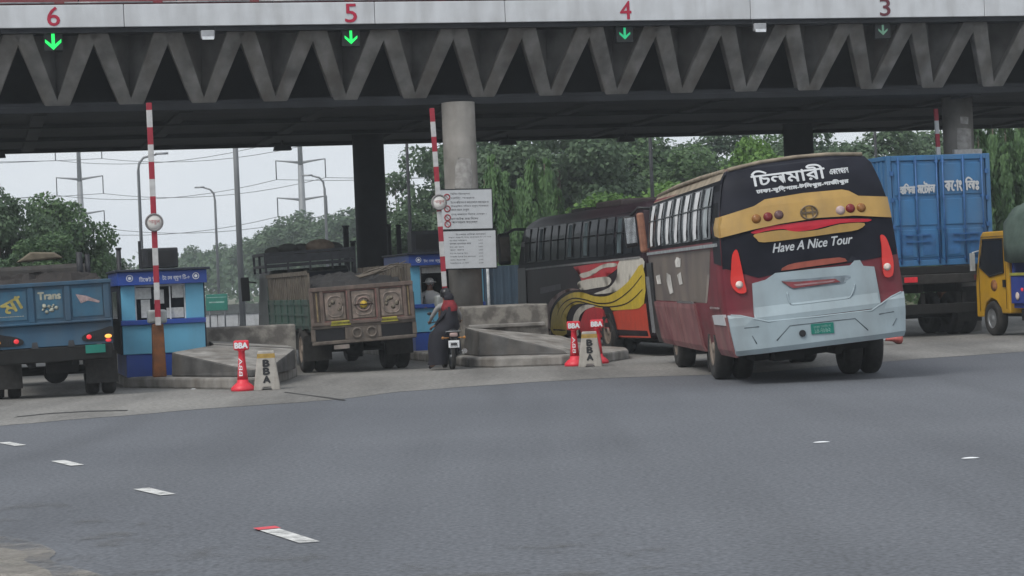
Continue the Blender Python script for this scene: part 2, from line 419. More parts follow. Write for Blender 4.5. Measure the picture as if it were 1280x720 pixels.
for (x, y, s_, lab) in ((1027, 554, .085, "long white paper scrap on the asphalt right of the middle"), (1213, 574, .08, "white paper scrap on the asphalt nearest the right edge"), (242, 487, .055, "small white scrap lying by the kerb of the island with the booth")):
    p = gp(x, y); b = MB(); b.loft([[p + Vector((s_ * math.cos(t) * k, .45 * s_ * math.sin(t) * k, h)) for t in (0, .9, 2, 2.9, 4, 5.2)] for k, h in ((1, .009), (.8, .014), (.3, .018))])
    tag(b.build("paper_scrap", WHITE), lab, "litter")
# asphalt joint and tar-filled cracks on the apron
TAR = mat("tar", (.03, .03, .03), .7)
for q in ([(356, 491), (380, 494), (410, 498), (432, 501)], [(20, 522), (60, 518), (110, 515), (160, 514)]):
    b = MB(); pts = [gp(*p) for p in q]
    L1 = [(p.x + random.uniform(-.02, .02), p.y + .09 + random.uniform(0, .06), .012) for p in pts]; L2 = [(p.x, p.y - .09 - random.uniform(0, .06), .012) for p in reversed(pts)]
    b.face(L1 + L2); tag(b.build("tar_patch", TAR), kind="structure")

# ------------------------------------------------------------------ toll canopy
can = thing("toll_canopy", "long concrete toll plaza canopy with zigzag truss front and white numbered fascia", "toll canopy", G0, YAW)
S0, S1 = -22.9, 23.0
FASC = mat("fascia_panel", (.60, .62, .645), .5, var=.06, scale=2.5, dirt=.28)
b = MB(); x = S0
joints = [-20, -14, -8.0, -2.75, -1.9 + 2.0, 5.7, 11.35, 17, S1]
for j in joints:
    b.box(x, j - .012, -.05, .22, 7.235, 7.70); x = j
b.build("fascia", FASC, can, bevel=.012)
b = MB(); b.box(S0, S1, .22, 13.2, 7.25, 7.62); b.build("roof_slab", CONC, can)
b = MB()
for k in range(23): b.box(S0 + 2 * k, S0 + 2 * k + 1.985, .0, 1.1, 7.72, 8.5)
b.build("roof_trim", mat("red_roof_cladding", (.20, .035, .045), .6, var=.2, scale=1.5, dirt=.5), can, bevel=.02)
b = MB()
for k in range(24): b.cyl((S0 + 1 + 2 * k - 1.3, -.03, 7.745), (S0 + 1 + 2 * k + .5, -.03, 7.745), .018, n=6)
b.build("cable_conduit", STEEL, can)
b = MB(); b.box(S0, S1, .92, 12.6, 5.62, 5.78); b.build("soffit_slab", SHADE, can)
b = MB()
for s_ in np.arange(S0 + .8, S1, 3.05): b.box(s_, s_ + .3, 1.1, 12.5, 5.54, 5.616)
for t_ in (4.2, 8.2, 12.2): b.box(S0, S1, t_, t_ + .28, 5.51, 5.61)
b.build("soffit_beam", SHADE, can, bevel=.02)
b = MB(); b.box(S0, S1, 2.35, 2.6, 5.78, 7.25); b.build("shade_backing", SHADE, can)  # dark backing sheet standing in for the shaded void behind the truss
# each V of the truss: an inverted folded pyramid hung between two top nodes
TRC = mat("truss_concrete", (.185, .18, .172), .9, var=.35, scale=2.2, bump=.3, dirt=.7)
TRI = mat("stained_infill", (.13, .128, .125), .95, var=.4, scale=1.4, dirt=.4)
P = 1.525
ap = [-10.15 + P * k for k in range(-8, 22)]
for a in ap:
    nb = a + P * .5 
    top1, top2, low = Vector((a + .06, .10, 7.24)), Vector((a + P - .06, .10, 7.24)), Vector((nb, 1.05, 5.70))
    b = MB()
    for p, sg in ((top1, 1), (top2, -1)):
        q = low + Vector((-.10 * sg, 0, 0))
        # flat brace leaning back towards the bottom chord
        w0, w1 = .20, .15
        ring = lambda c, w, dy: [c + Vector((-w, dy, 0)), c + Vector((w, dy, 0)), c + Vector((w, dy + .24, 0)), c + Vector((-w, dy + .24, 0))]
        b.loft([ring(p, w0, 0), ring(q, w1, -.12)], smooth=False)
    b.build("truss_brace", TRC, can, bevel=.02)
    b = MB()                                               # two folded plates meeting in a crease behind the V
    for sg, x in ((1, a + .2), (-1, a + P - .2)): b.prism([(x, .30, 7.235), (nb, 1.0, 7.235), (nb, 1.22, 5.79), (nb - .03 * sg, 1.12, 5.79)] if sg > 0 else [(nb, 1.0, 7.235), (x, .30, 7.235), (nb + .03, 1.12, 5.79), (nb, 1.22, 5.79)], (0, .06, 0))
    b.build("infill_panel", TRI, can)
b = MB(); b.box(S0, S1, .88, 1.35, 5.56, 5.70); b.build("bottom_chord", SHADE, can, bevel=.02)
b = MB(); b.box(S0, S1, .0, .5, 7.13, 7.232); b.build("top_chord", SHADE, can)
NUMR = mat("number_red", (.42, .015, .05), .6, var=.12)
for s_, d, m_ in ((-9.43, "6", NUMR), (-3.27, "5", NUMR), (2.8, "4", NUMR), (8.9, "3", mat("number_dark_red", (.13, .03, .045), .7))):
    tag(lettering("lane_number", [(d, s_ - .125, s_ + .125, 7.27, 7.66, 0, 0, .012)], flat(-.05), m_, can), "red number %s on the white fascia" % d)
# pillars
def pillar(s_, t_, r, m_, name="pillar", top=5.6):
    b = MB(); b.cyl((s_, t_, 0), (s_, t_, top), r, n=32); return b.build(name, m_, can)
p1 = pillar(-.83, .85, .365, PILC); p2 = pillar(11.72, 2.35, .36, PILC)
pillar(-1.36, 9.1, .40, SHADE); pillar(10.4, 9.3, .40, SHADE); pillar(-13.0, .85, .365, PILC); pillar(-13.3, 9.1, .4, SHADE)  # rear columns have their deep shade put into the colour
def wrap(sc, tc, r): return lambda a, b_, off: (sc + (r + off) * math.sin(a / r), tc - (r + off) * math.cos(a / r), b_)
POSTER = mat("torn_poster_paste", (.40, .39, .375), .9, var=.2, scale=8, col2=(.24, .23, .22))
decal("torn_poster", [(-.22, 3.72), (.14, 3.70), (.19, 4.0), (.15, 4.35), (-.12, 4.38), (-.2, 4.2)], wrap(-.83, .85, .365), POSTER, p1, step=.06)
decal("torn_poster", [(-.2, 4.35), (.18, 4.33), (.2, 4.82), (-.18, 4.85)], wrap(11.72, 2.35, .36), POSTER, p2, step=.06)
decal("torn_poster", [(-.1, 4.95), (.1, 4.93), (.12, 5.1), (-.1, 5.12)], wrap(11.72, 2.35, .36), POSTER, p2, step=.06)
b = MB(); b.box(11.72 - .36, 11.72 + .36, 1.85, 1.97, 4.12, 4.33); b.build("notice_board", mat("pale_notice", (.42, .42, .42), .7, var=.15, scale=14), p2, bevel=.01)
# lane signals hung behind the fascia, and the floodlights
HOUS = mat("signal_housing", (.02, .022, .024), .6)
def arrow_mat(name, col, st):
    return mat(name, tuple(c * .3 for c in col), .5, emit=(col, st))
A1 = arrow_mat("lit_green_arrow", (.02, 1.0, .16), 0.85); A2 = arrow_mat("dim_green_arrow", (.03, .7, .3), .45); A3 = arrow_mat("weak_arrow", (.2, .42, .3), .3)
for s_, am, lab, sc in ((-9.45, A1, "bright green down arrow signal under number 6", 1.2), (-3.26, A1, "green down arrow signal under number 5", 1.0), (2.81, A2, "dim green down arrow signal under number 4", .9), (8.9, A3, "barely lit arrow signal under number 3", .8)):
    t = thing("lane_signal", lab, "lane signal", W(s_, .1, 6.98), YAW, "arrow signals over the lanes")
    b = MB(); b.box(-.19, .19, .02, .16, -.2, .2); b.build("housing", HOUS, t, bevel=.015)
    b = MB(); b.beam((0, .1, .2), (0, .1, .3), .05, .05); b.build("bracket", DSTEEL, t)
    k = .8 * sc
    b = MB()
    b.prism([(-.035 * k, .018, .17 * k), (.035 * k, .018, .17 * k), (.035 * k, .018, -.1 * k), (-.035 * k, .018, -.1 * k)], (0, -.012, 0))
    for sg in (-1, 1): b.prism([(sg * .17 * k, .014, .04 * k), (sg * .17 * k, .014, -.03 * k), (0, .014, -.19 * k), (0, .014, -.1 * k)], (0, -.012, 0))
    b.build("arrow", am, t)
LAMPG = mat("floodlight_glass", (.6, .62, .64), .3, emit=((.8, .85, .9), .12))
for s_, lab in ((-6.3, "grey floodlight under the fascia between numbers 6 and 5"), (5.9, "grey floodlight under the fascia between numbers 4 and 3")):
    t = thing("floodlight", lab, "floodlight", W(s_, -.06, 7.03), YAW, "floodlights on the truss")
    b = MB(); b.box(-.14, .14, -.02, .12, -.06, .11); b.build("housing", mat("floodlight_grey", (.33, .34, .36), .5), t, bevel=.015)
    b = MB(); b.box(-.12, .12, -.032, -.022, -.085, -.02); b.build("lens", LAMPG, t)
    b = MB(); b.beam((-.16, .06, .02), (-.16, .06, .2), .02, .03); b.beam((.16, .06, .02), (.16, .06, .2), .02, .03); b.beam((-.16, .06, .2), (.16, .06, .2), .03, .02); b.build("bracket", DSTEEL, t)
for s_, t_, lab in ((-10.55, 11.6, "dark soffit lamp at the far left rear edge of the canopy"), (-3.2, 11.6, "dark soffit lamp on the rear edge left of the dark column"), (2.95, 11.7, "dark soffit lamp on the rear edge right of the stone pillar"), (6.3, 11.7, "dark soffit lamp on the rear edge above the red bus roof")):
    t = thing("soffit_lamp", lab, "lamp", W(s_, t_, 5.52), YAW, "lamps under the rear edge of the canopy")
    b = MB(); b.box(-.24, .24, -.14, .14, -.16, -.02, top=(.04, .03)); b.build("lamp_body", DSTEEL, t, bevel=.02)
    b = MB(); b.cyl((0, 0, -.03), (0, 0, .11), .03); b.build("stem", DSTEEL, t)

# ------------------------------------------------------------------ islands
def island(name, lab, kerb, block, rampP, cat="traffic island"):
    t = thing(name, lab, cat, G0, YAW)
    b = MB(); b.prism([(x, y, 0) for x, y in kerb], (0, 0, .2)); b.build("kerb", KERB, t, bevel=.04)
    b = MB()
    for v in rampP: b.loft(v, smooth=False)
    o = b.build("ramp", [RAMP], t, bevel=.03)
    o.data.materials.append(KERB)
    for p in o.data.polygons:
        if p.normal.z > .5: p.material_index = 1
    b = MB(); 
    for q in block: b.box(*q)
    b.build("crash_block", mat("mottled_block_concrete", (.24, .225, .20), .9, col2=(.12, .11, .10), scale=3.6, bump=.4, mix=.5, soft=.07), t, bevel=.03)
    return t
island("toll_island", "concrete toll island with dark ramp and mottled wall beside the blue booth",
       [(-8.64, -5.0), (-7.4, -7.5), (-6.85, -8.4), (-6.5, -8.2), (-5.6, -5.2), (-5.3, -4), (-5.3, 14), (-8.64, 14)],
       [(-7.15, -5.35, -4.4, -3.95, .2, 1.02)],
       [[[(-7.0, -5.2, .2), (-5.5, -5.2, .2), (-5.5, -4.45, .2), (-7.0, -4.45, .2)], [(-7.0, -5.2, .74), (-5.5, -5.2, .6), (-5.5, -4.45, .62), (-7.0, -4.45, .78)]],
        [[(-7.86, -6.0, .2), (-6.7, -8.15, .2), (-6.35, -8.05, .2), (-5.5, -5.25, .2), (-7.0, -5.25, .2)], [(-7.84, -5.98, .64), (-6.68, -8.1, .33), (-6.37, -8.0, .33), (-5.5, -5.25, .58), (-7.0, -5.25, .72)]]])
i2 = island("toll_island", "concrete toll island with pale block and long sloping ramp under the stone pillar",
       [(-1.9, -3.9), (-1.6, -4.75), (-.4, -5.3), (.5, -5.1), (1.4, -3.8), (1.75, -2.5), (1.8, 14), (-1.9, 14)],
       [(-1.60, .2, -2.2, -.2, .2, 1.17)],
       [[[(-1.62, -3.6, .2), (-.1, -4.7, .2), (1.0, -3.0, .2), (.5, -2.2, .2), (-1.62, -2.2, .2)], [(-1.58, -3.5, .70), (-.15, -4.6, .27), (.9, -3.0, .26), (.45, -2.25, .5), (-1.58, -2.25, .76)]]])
b = MB(); b.box(-1.5, .1, -2.28, -2.205, .72, .8); b.build("ledge", KERB, i2, bevel=.02)

# ------------------------------------------------------------------ booths
BLU = mat("booth_light_blue", (.125, .39, .57), .5, var=.1, scale=1.5, dirt=.35)
BLUD = mat("booth_dark_blue", (.02, .065, .31), .45, var=.15, scale=1.5, dirt=.25)
BNAVY = mat("booth_side_navy", (.02, .025, .04), .6, var=.2)
PAPER = mat("faded_notice_paper", (.50, .51, .50), .8, var=.15, scale=18)
INK = mat("grey_ink", (.10, .10, .11), .8)
WTXT = mat("white_lettering", (.72, .74, .76), .6, var=.04)
def booth(loc, lab, w, d, h, words, papers, sillz, headz, xl, xr, glazed=True):
    t = thing("toll_booth", lab, "toll booth", loc, YAW, "toll booths on the islands")
    hw = w / 2
    b = MB(); b.box(-hw + .05, hw - .05, .02, d - .02, 0, .42); b.build("plinth", BLUD, t, bevel=.01)
    b = MB(); b.box(-hw, hw, 0, .06, .42, sillz); b.build("lower_panel", BLU, t, bevel=.008)
    b = MB(); b.box(-hw - .02, hw + .02, -.05, .07, sillz, sillz + .09); b.build("counter", BLUD, t, bevel=.01)
    for q, (a, c) in enumerate(((-hw, xl), (xr, hw))):
        b = MB(); b.box(a, c, 0, .06, sillz + .09, headz); b.build("front_panel", BLU, t, bevel=.008)
    for sx in (-1, 1):
        b = MB(); b.box(sx * hw - .03, sx * hw + .03, .065, d, .42, headz); b.build("side_wall", BNAVY, t)
        b = MB(); b.box(sx * (hw + .034) - .004, sx * (hw + .034) + .004, d * .25, d * .75, sillz + .12, headz - .1); b.build("side_window", GLASS, t)
    b = MB(); b.box(-hw, hw, d, d + .05, .42, headz); b.build("back_wall", BNAVY, t)
    b = MB(); b.box(-hw - .06, hw + .06, -.12, d + .1, headz, headz + .245); b.build("sign_band", BLUD, t, bevel=.01)
    b = MB(); b.box(-hw - .1, hw + .12, -.18, d + .15, headz + .245, headz + .29); b.build("roof", BNAVY, t, bevel=.01)
    lettering("lettering", words, flat(-.12), WTXT, t)
    b = MB()
    for cx in (-hw + .16, hw - .14):
        M = Matrix.Translation((cx, -.122, headz + .13)) @ Matrix.Rotation(math.pi / 2, 4, 'X')
        b.lathe([(.05, 0), (.062, 0), (.062, .008), (.05, .008)], M, n=16, close=True); b.lathe([(.03, 0), (.03, .008)], M, n=8)
    b.build("emblem", WTXT, t)
    b = MB(); b.box(xl, xr, .10, .13, sillz + .09 if glazed else headz - .2, headz)
    wnd = b.build("window", GLASS, t)
    fr = mat("booth_window_frame", (.55, .57, .58), .5)
    b = MB(); b.box(xl, xr, .04, .09, headz - .035, headz); b.box(xl, xl + .025, .04, .09, sillz + .09, headz - .036); b.box(xr - .025, xr, .04, .09, sillz + .09, headz - .036)
    b.box(xl + (xr - xl) * .68, xl + (xr - xl) * .68 + .025, .04, .09, sillz + .09, headz - .036); b.build("window_frame", fr, wnd)
    for (a, c, e, f) in papers:
        b = MB(); b.box(xl + (xr - xl) * a, xl + (xr - xl) * c, .085, .096, sillz + .09 + (headz - sillz - .09) * e, sillz + .09 + (headz - sillz - .09) * f)
        n_ = b.build("notice", PAPER, wnd)
    return t
B1 = W(-7.89, -5.2, .19)
bt1 = booth(B1, "small blue toll booth with dark box on its roof beside the blue truck", 1.5, 2.6, 1.95, [("িটেকট িনন", -.42, -.05, 1.74, 1.83), ("টোল ব্যুথ িট-৬", .0, .50, 1.73, 1.85)],
      [(.02, .33, .60, .92), (.38, .58, .45, .85), (.74, .97, .6, .97), (.62, .96, .03, .32), (.12, .3, .06, .58)], .95, 1.68, -.50, .42)
b = MB(); b.box(-.30, .36, .5, 1.0, 1.99, 2.36); bx = thing("roof_box", "dark equipment box standing on the blue booth roof", "equipment box", B1, YAW); 
b.build("casing", DSTEEL, bx, bevel=.02)
b = MB(); b.box(-.2, .28, .485, .498, 2.05, 2.3); b.build("grille", BLACK, bx)
b = MB(); b.box(-.36, -.31, .55, .62, 1.985, 2.5); b.build("post", DSTEEL, bx)
B2 = W(-.98, 2.0, .19)
bt2 = booth(B2, "blue toll booth half hidden behind the painted cargo truck and stone pillar", 1.65, 2.8, 2.2, [("টোল ব্যুথ", -.55, -.1, 1.95, 2.04)], [(.66, .95, .45, .93), (.05, .5, .8, .95)], .95, 1.90, -.62, .5, glazed=False)
bx = thing("roof_box", "dark equipment box on the booth roof behind the cargo truck", "equipment box", W(-1.15, 3.0, 2.385), YAW)
b = MB(); b.box(-.45, .35, -.2, .3, 0, .5); b.build("casing", DSTEEL, bx, bevel=.02); b = MB(); b.box(-.36, .26, -.215, -.203, .08, .42); b.build("grille", BLACK, bx)

# ------------------------------------------------------------------ boom barriers
BOOM = stripe_mat("red_white_boom", (.66, .66, .66), (.42, .02, .045), .62)
RUST = mat("orange_rust_paint", (.24, .09, .03), .8, col2=(.12, .055, .03), scale=6, bump=.3)
DISC = mat("disc_white", (.55, .54, .52), .6, var=.1)
def boom(lab, loc, lean, pz, length, discz, housing=True):
    t = thing("boom_barrier", lab, "barrier", loc, YAW, "raised boom barriers over the lanes")
    if housing:
        b = MB(); b.box(-.12, .12, -.12, .16, 0, pz - .12, top=(.02, .02)); b.build("stand", RUST, t, bevel=.02)
        b = MB(); b.box(-.17, .17, -.1, .2, pz - .115, pz + .13); b.build("motor_head", mat("boom_motor_grey", (.30, .32, .32), .5, var=.3), t, bevel=.04)
    b = MB(); b.box(-.05, .05, -.2, -.14, -.15, length); arm = b.build("boom_arm", BOOM, t, loc=(0, 0, pz), rot=(0, lean, 0), bevel=.01)
    b = MB(); M = Matrix.Translation((0, -.215, discz - pz)) @ Matrix.Rotation(math.pi / 2, 4, 'X')
    b.lathe([(.0, 0), (.165, 0), (.165, .02), (0, .02)], M, n=28); dsc = b.build("sign_disc", DISC, arm)
    b = MB(); b.lathe([(.165, .0), (.165, .024), (.13, .024), (.13, 0)], M @ Matrix.Translation((0, 0, .002)), n=28, close=True); b.build("disc_rim", mat("disc_red", (.35, .05, .06), .6) if housing is not True else mat("disc_grey", (.2, .19, .19), .6), dsc)
    lettering("disc_lettering", [("থামুন", -.1, .1, discz - pz - .04, discz - pz + .045)], flat(-.238), mat("disc_red", (.35, .05, .06), .6), dsc)
    return t
boom("raised red and white boom in front of the blue booth with rusty stand", W(-8.05, -5.8, .2), 0.0, 1.08, 3.85, 2.98 - .2)
boom("raised red and white boom in front of the stone pillar signboards", W(-1.79, -1.3, .2), -.03, 1.1, 4.0, 3.35 - .2)
boom("raised red and white boom behind the blue shipping container", W(11.0, 2.0, .2), -.02, 1.1, 4.0, 1.9)

# ------------------------------------------------------------------ information boards on the pillar
SIGN = mat("sign_white", (.50, .52, .54), .5, var=.05)
SBACK = mat("sign_frame_black", (.015, .017, .02), .6)
def board(lab, s0, s1, z0, z1, tilt, rows, icons):
    t = thing("information_board", lab, "signboard", W((s0 + s1) / 2, .30, (z0 + z1) / 2), YAW, "signboards on the pillar")
    t.rotation_euler = (0, tilt, YAW)
    w, h = (s1 - s0) / 2, (z1 - z0) / 2
    b = MB(); b.box(-w - .025, w + .025, .0, .03, -h - .025, h + .025); b.build("frame", SBACK, t)
    b = MB(); b.box(-w, w, -.012, -.001, -h, h); b.build("panel", SIGN, t)
    lettering("lettering", rows, flat(-.012), INK, t, off=.004)
    if icons:
        IC = mat("icon_red", (.33, .06, .07), .7)
        for z in (.27, .02, -.17, -.31):
            M = Matrix.Translation((-w + .15, -.014, z)) @ Matrix.Rotation(math.pi / 2, 4, 'X')
            b = MB(); b.lathe([(.05, 0), (.075, 0), (.075, .006), (.05, .006)], M, n=18, close=True); b.beam((-w + .11, -.017, z + .04), (-w + .19, -.017, z - .04), .004, .02, up=(0, 1, 0)); b.build("prohibition_icon", IC, t)
    return t
wr = ["িবিশষ িনেদর্শনা", "গািড় থামান", "টোল পিরেশাধ না কের চলাচল করা যােব না", "িনধর্ািরত গিতেত চলুন সাবধােন", "লেন মেন চলুন", "হনর্ বাজােনা িনেষধ এলাকা ।", "ওভারেটক করা িনেষধ", "আেদশক্রেম কর্তৃপক্ষ"]
rows = [(w_, -.36 + .02, -.36 + [.45, .55, .86, .85, .42, .8, .62, .6][k], .305 - .088 * k, .305 - .088 * k + .058) for k, w_ in enumerate(wr)]
board("upper white signboard with four red prohibition icons on the stone pillar", -1.44, -.30, 2.83, 3.67, .012, rows, True)
rows = [("টোলহার তািলকা যানবাহন", -.3, .36, .31, .355), ("যমুনা বহুমুখী সেতু পারাপার টোল হার", -.46, .48, .25, .285)]
names = ["মোটর সাইেকল", "হালকা যানবাহন কার", "ছোট বাস", "বড় বাস", "ছোট ট্রাক টন", "মাঝাির ট্রাক টন পযর্ন্ত", "বড় ট্রাক", "ট্রেইলার ও টন"]
for k, w_ in enumerate(names): rows += [(w_, -.44, -.44 + .2 + .02 * len(w_) * .8, .185 - .07 * k, .185 - .07 * k + .036), ("১০০", .2, .29, .185 - .07 * k, .185 - .07 * k + .03)]
board("lower white signboard with a toll table in small print on the stone pillar", -1.41, -.25, 1.98, 2.78, .012, rows, False)
# ------------------------------------------------------------------ vehicles
def interp(tab, z):
    if z <= tab[0][0]: return tab[0][1]
    for (a, p), (b, q) in zip(tab, tab[1:]):
        if z <= b:
            k = (z - a) / (b - a); return p + (q - p) * k
    return tab[-1][1]
def wheel(parent, loc, r, w, rimm=None, dual=False, name="wheel", side=-1):
    """axle along x; side = which face shows the rim"""
    M = Matrix.Translation(loc) @ Matrix.Rotation(math.pi / 2, 4, 'Y')
    hw = w / 2
    b = MB()
    spans = [(-hw, hw)] if not dual else [(-hw, -.03), (.03, hw)]
    for a, c in spans:
        b.lathe([(r * .55, a), (r * .9, a), (r * .97, a + .03), (r, a + .07), (r, c - .07), (r * .97, c - .03), (r * .9, c), (r * .55, c)], M, n=30, close=True)
    b.cyl(M @ Vector((0, 0, -hw * .7)), M @ Vector((0, 0, hw * .7)), r * .56, n=20)
    o = b.build(name, RUB, parent)
    b = MB(); zf = side * hw
    b.lathe([(0, zf - side * .02), (r * .16, zf - side * .01), (r * .2, zf - side * .08), (r * .42, zf - side * .1), (r * .5, zf - side * .03), (r * .56, zf + side * .003), (r * .575, zf - side * .03)], M, n=24)
    b.build("rim", rimm or STEEL, o)
    return o
def coach_body(parent, wt, rt, L, ft, mats, name="body", bulge=.12):
    zs = sorted(set([p[0] for p in wt] + [p[0] for p in rt]))
    rings = []
    fx = [-1, -.985, -.95, -.88, -.75, -.5, -.25, 0, .25, .5, .75, .88, .95, .985, 1]
    for z in zs:
        w, r, f = interp(wt, z), interp(rt, z), interp(ft, z)
        ring = [(w * a, r + bulge * abs(a) ** 4, z) for a in fx]
        for k in range(1, 12): ring.append((w, r + bulge + (L - f - .25 - r - bulge) * k / 12, z))
        ring += [(w * a, L - f - .3 * abs(a) ** 4, z) for a in reversed(fx)]
        for k in range(11, 0, -1): ring.append((-w, r + bulge + (L - f - .25 - r - bulge) * k / 12, z))
        rings.append(ring)
    b = MB(); b.loft(rings)
    return b.build(name, mats, parent)

def lean_all(t, a, piv=.5):
    M = Matrix.Translation((0, 0, piv)) @ Matrix.Rotation(a, 4, 'Y') @ Matrix.Translation((0, 0, -piv))
    for c in t.children:
        if not c.name.startswith(("wheel", "axle")): c.matrix_basis = M @ c.matrix_basis

# --- red, black and grey coach turning into the lane
coach = thing("coach", "red black and pale grey coach seen from behind with white lettering on its rear", "bus", (4.46, 31.3, 0), math.radians(3.0))
wt = [(.52, 1.21), (.60, 1.25), (1.2, 1.31), (1.8, 1.29), (2.4, 1.26), (2.8, 1.19), (3.1, 1.11), (3.22, 1.02), (3.29, .85), (3.33, .5)]
rt = [(.52, .04), (.6, .0), (1.06, -.02), (1.12, .03), (1.7, .04), (2.3, .03), (2.6, .08), (3.0, .2), (3.2, .30), (3.29, .5), (3.33, .9)]
ft = [(.52, .1), (1.0, 0), (1.8, .15), (3.0, .6), (3.22, .9), (3.33, 1.6)]
MAROON = mat("dusty_maroon_paint", (.15, .018, .03), .45, var=.2, scale=2.5, dirt=.25, spec=.3)
c_body = coach_body(coach, wt, rt, 9.8, ft, MAROON)
cw = lambda z: interp(wt, z)
def cR(x, z, off): return (x, interp(rt, z) + .12 * abs(x / cw(z)) ** 4 - off, z)
def cS(y, z, off): return (-cw(z) - off, y, z)
def sh(l): return [(x - .1, z) for x, z in l]
BGL = mat("rear_black_glass", (.016, .017, .024), .45, var=.25, scale=2, spec=.06)
YEL = mat("ochre_band", (.42, .26, .075), .5, var=.15, scale=2.5, dirt=.4)
PGREY = mat("pale_primer_grey", (.31, .38, .415), .6, var=.1, scale=2.2, dirt=.3)
REDG = mat("bright_red_stripe", (.45, .012, .03), .4, var=.1)
decal("rear_glass", [(-1.283, 1.82), (-.8, 1.62), (-.4, 1.66), (.6, 1.68), (1.283, 1.72), (1.262, 2.2), (1.232, 2.5), (1.14, 2.95), (1.03, 3.2), (.90, 3.27), (-.90, 3.27), (-1.03, 3.2), (-1.14, 2.95), (-1.232, 2.5), (-1.262, 2.2)], cR, BGL, c_body, off=.006, step=.12)
decal("ochre_band", [(-1.25, 2.56), (-1.12, 2.585), (-.73, 2.66), (-.56, 2.74), (0, 2.765), (.57, 2.75), (.67, 2.72), (.8, 2.63), (1.08, 2.59), (1.24, 2.57), (1.255, 2.26), (.7, 2.35), (.14, 2.38), (-.39, 2.36), (-.83, 2.32), (-1.26, 2.26)], cR, YEL, c_body, off=.012, step=.12, thick=.03)
decal("ochre_wrap", [(.13, 2.26), (.55, 2.30), (.62, 2.42), (.5, 2.56), (.13, 2.56)], cS, YEL, c_body, off=.004, step=.12, thick=.02)
decal("red_stripe", smoothpoly(sh([(-.73, 2.29), (-.51, 2.335), (-.25, 2.345), (.36, 2.345), (.99, 2.28), (.98, 2.24), (.57, 2.265), (.17, 2.22), (-.13, 2.225), (-.26, 2.28), (-.52, 2.28), (-.66, 2.26)]), 3), cR, REDG, c_body, off=.009, step=.12, thick=.01)
decal("ochre_lip", smoothpoly(sh([(-.69, 2.25), (-.45, 2.268), (-.26, 2.265), (-.05, 2.215), (.26, 2.21), (.57, 2.25), (.93, 2.225), (.82, 2.14), (.47, 2.13), (.03, 2.12), (-.56, 2.12), (-.66, 2.18)]), 3), cR, YEL, c_body, off=.009, step=.12, thick=.025)
LR = mat("round_lamp_red", (.16, .012, .015), .25, var=.1); LA = mat("round_lamp_amber", (.22, .09, .02), .25, var=.1); LW = mat("round_lamp_clear", (.40, .30, .29), .25, var=.1); LD = mat("round_lamp_dark", (.10, .05, .05), .25)
for (x, z), m_ in zip(sh([(-.63, 2.47), (-.46, 2.48), (-.3, 2.49), (.6, 2.45), (.75, 2.46), (.91, 2.45)]), (LA, LR, LD, LW, LR, LA)):
    b = MB(); p = Vector(cR(x, z, .04)); M = Matrix.Translation(p) @ Matrix.Rotation(math.pi / 2, 4, 'X')
    b.lathe([(.068, -.02), (.068, .01), (.045, .03), (0, .035)], M, n=20); b.build("round_lamp", m_, coach)
b = MB(); p = Vector(cR(.04, 2.475, .045)); M = Matrix.Translation(p) @ Matrix.Rotation(math.pi / 2, 4, 'X') @ Matrix.Diagonal((1.25, 1, 1, 1))
b.lathe([(.085, 0), (.105, 0), (.105, .02), (.085, .02)], M, n=24, close=True); b.beam(p + Vector((-.10, -.012, 0)), p + Vector((.10, -.012, 0)), .016, .025); b.beam(p + Vector((-.05, -.012, -.07)), p + Vector((-.05, -.012, .07)), .016, .022); b.beam(p + Vector((.05, -.012, -.07)), p + Vector((.05, -.012, .07)), .016, .022)
b.build("badge", mat("dull_badge", (.16, .12, .08), .4, metal=.5), coach)
CW = mat("white_sticker", (.52, .54, .56), .5, var=.05)
lettering("lettering", [("িচলমারী", -.70, .38, 2.945, 3.17, 0, 0, .012), ("একেসপরস", .45, .73, 2.985, 3.07, 0, 0, .006), ("ঢাকা-কুিড়গাম-উিলপুর-গাজীপুর", -.66, .70, 2.82, 2.905, 0, 0, .012), ("Have A Nice Tour", -.55, .63, 1.955, 2.085, 0, .35, .008)], cR, CW, c_body, off=.012)
# pale replacement panels
decal("boot_lid", sh([(-.84, .98), (-.83, 1.1), (-.8, 1.55), (-.6, 1.58), (-.45, 1.66), (.1, 1.655), (.65, 1.64), (.72, 1.70), (.80, 1.70), (.84, 1.61), (1.0, 1.58), (1.03, 1.12), (1.0, .98)]), cR, PGREY, coach, off=.006, step=.15, thick=.03)
decal("bumper", [(-1.305, 1.13), (-1.13, 1.11), (-.93, 1.04), (-.75, .98), (0, .965), (.77, .96), (.95, 1.05), (1.1, 1.12), (1.3, 1.17), (1.285, .9), (1.25, .57), (1.23, .525), (-1.23, .525), (-1.25, .56), (-1.29, .9)], cR, PGREY, coach, off=.01, step=.12, thick=.05)
HAMM = mat("red_inset", (.24, .04, .05), .5, var=.25, scale=8, dirt=.4)
decal("grille_recess", smoothpoly(sh([(-.38, 1.54), (0, 1.525), (.63, 1.5), (.55, 1.42), (.51, 1.385), (.1, 1.385), (-.22, 1.39), (-.3, 1.46)]), 2), cR, mat("recess_grey", (.17, .21, .24), .6), coach, off=.038, step=.15)
decal("red_slat", sh([(-.38, 1.53), (-.2, 1.50), (.4, 1.475), (.47, 1.42), (-.22, 1.41), (-.3, 1.46)]), cR, HAMM, coach, off=.042, step=.15, thick=.012)
decal("grey_slat", sh([(-.22, 1.465), (.40, 1.455), (.36, 1.432), (-.18, 1.438)]), cR, mat("dull_pink_grey", (.30, .17, .18), .6), coach, off=.058, step=.15)
decal("tail_spoiler", smoothpoly(sh([(-.36, 1.685), (-.25, 1.755), (.0, 1.775), (.5, 1.775), (.6, 1.72), (.55, 1.70), (0, 1.69)]), 2), cR, mat("orange_red_spoiler", (.30, .075, .05), .5, var=.2), coach, off=.006, step=.15, thick=.035)
b = MB()
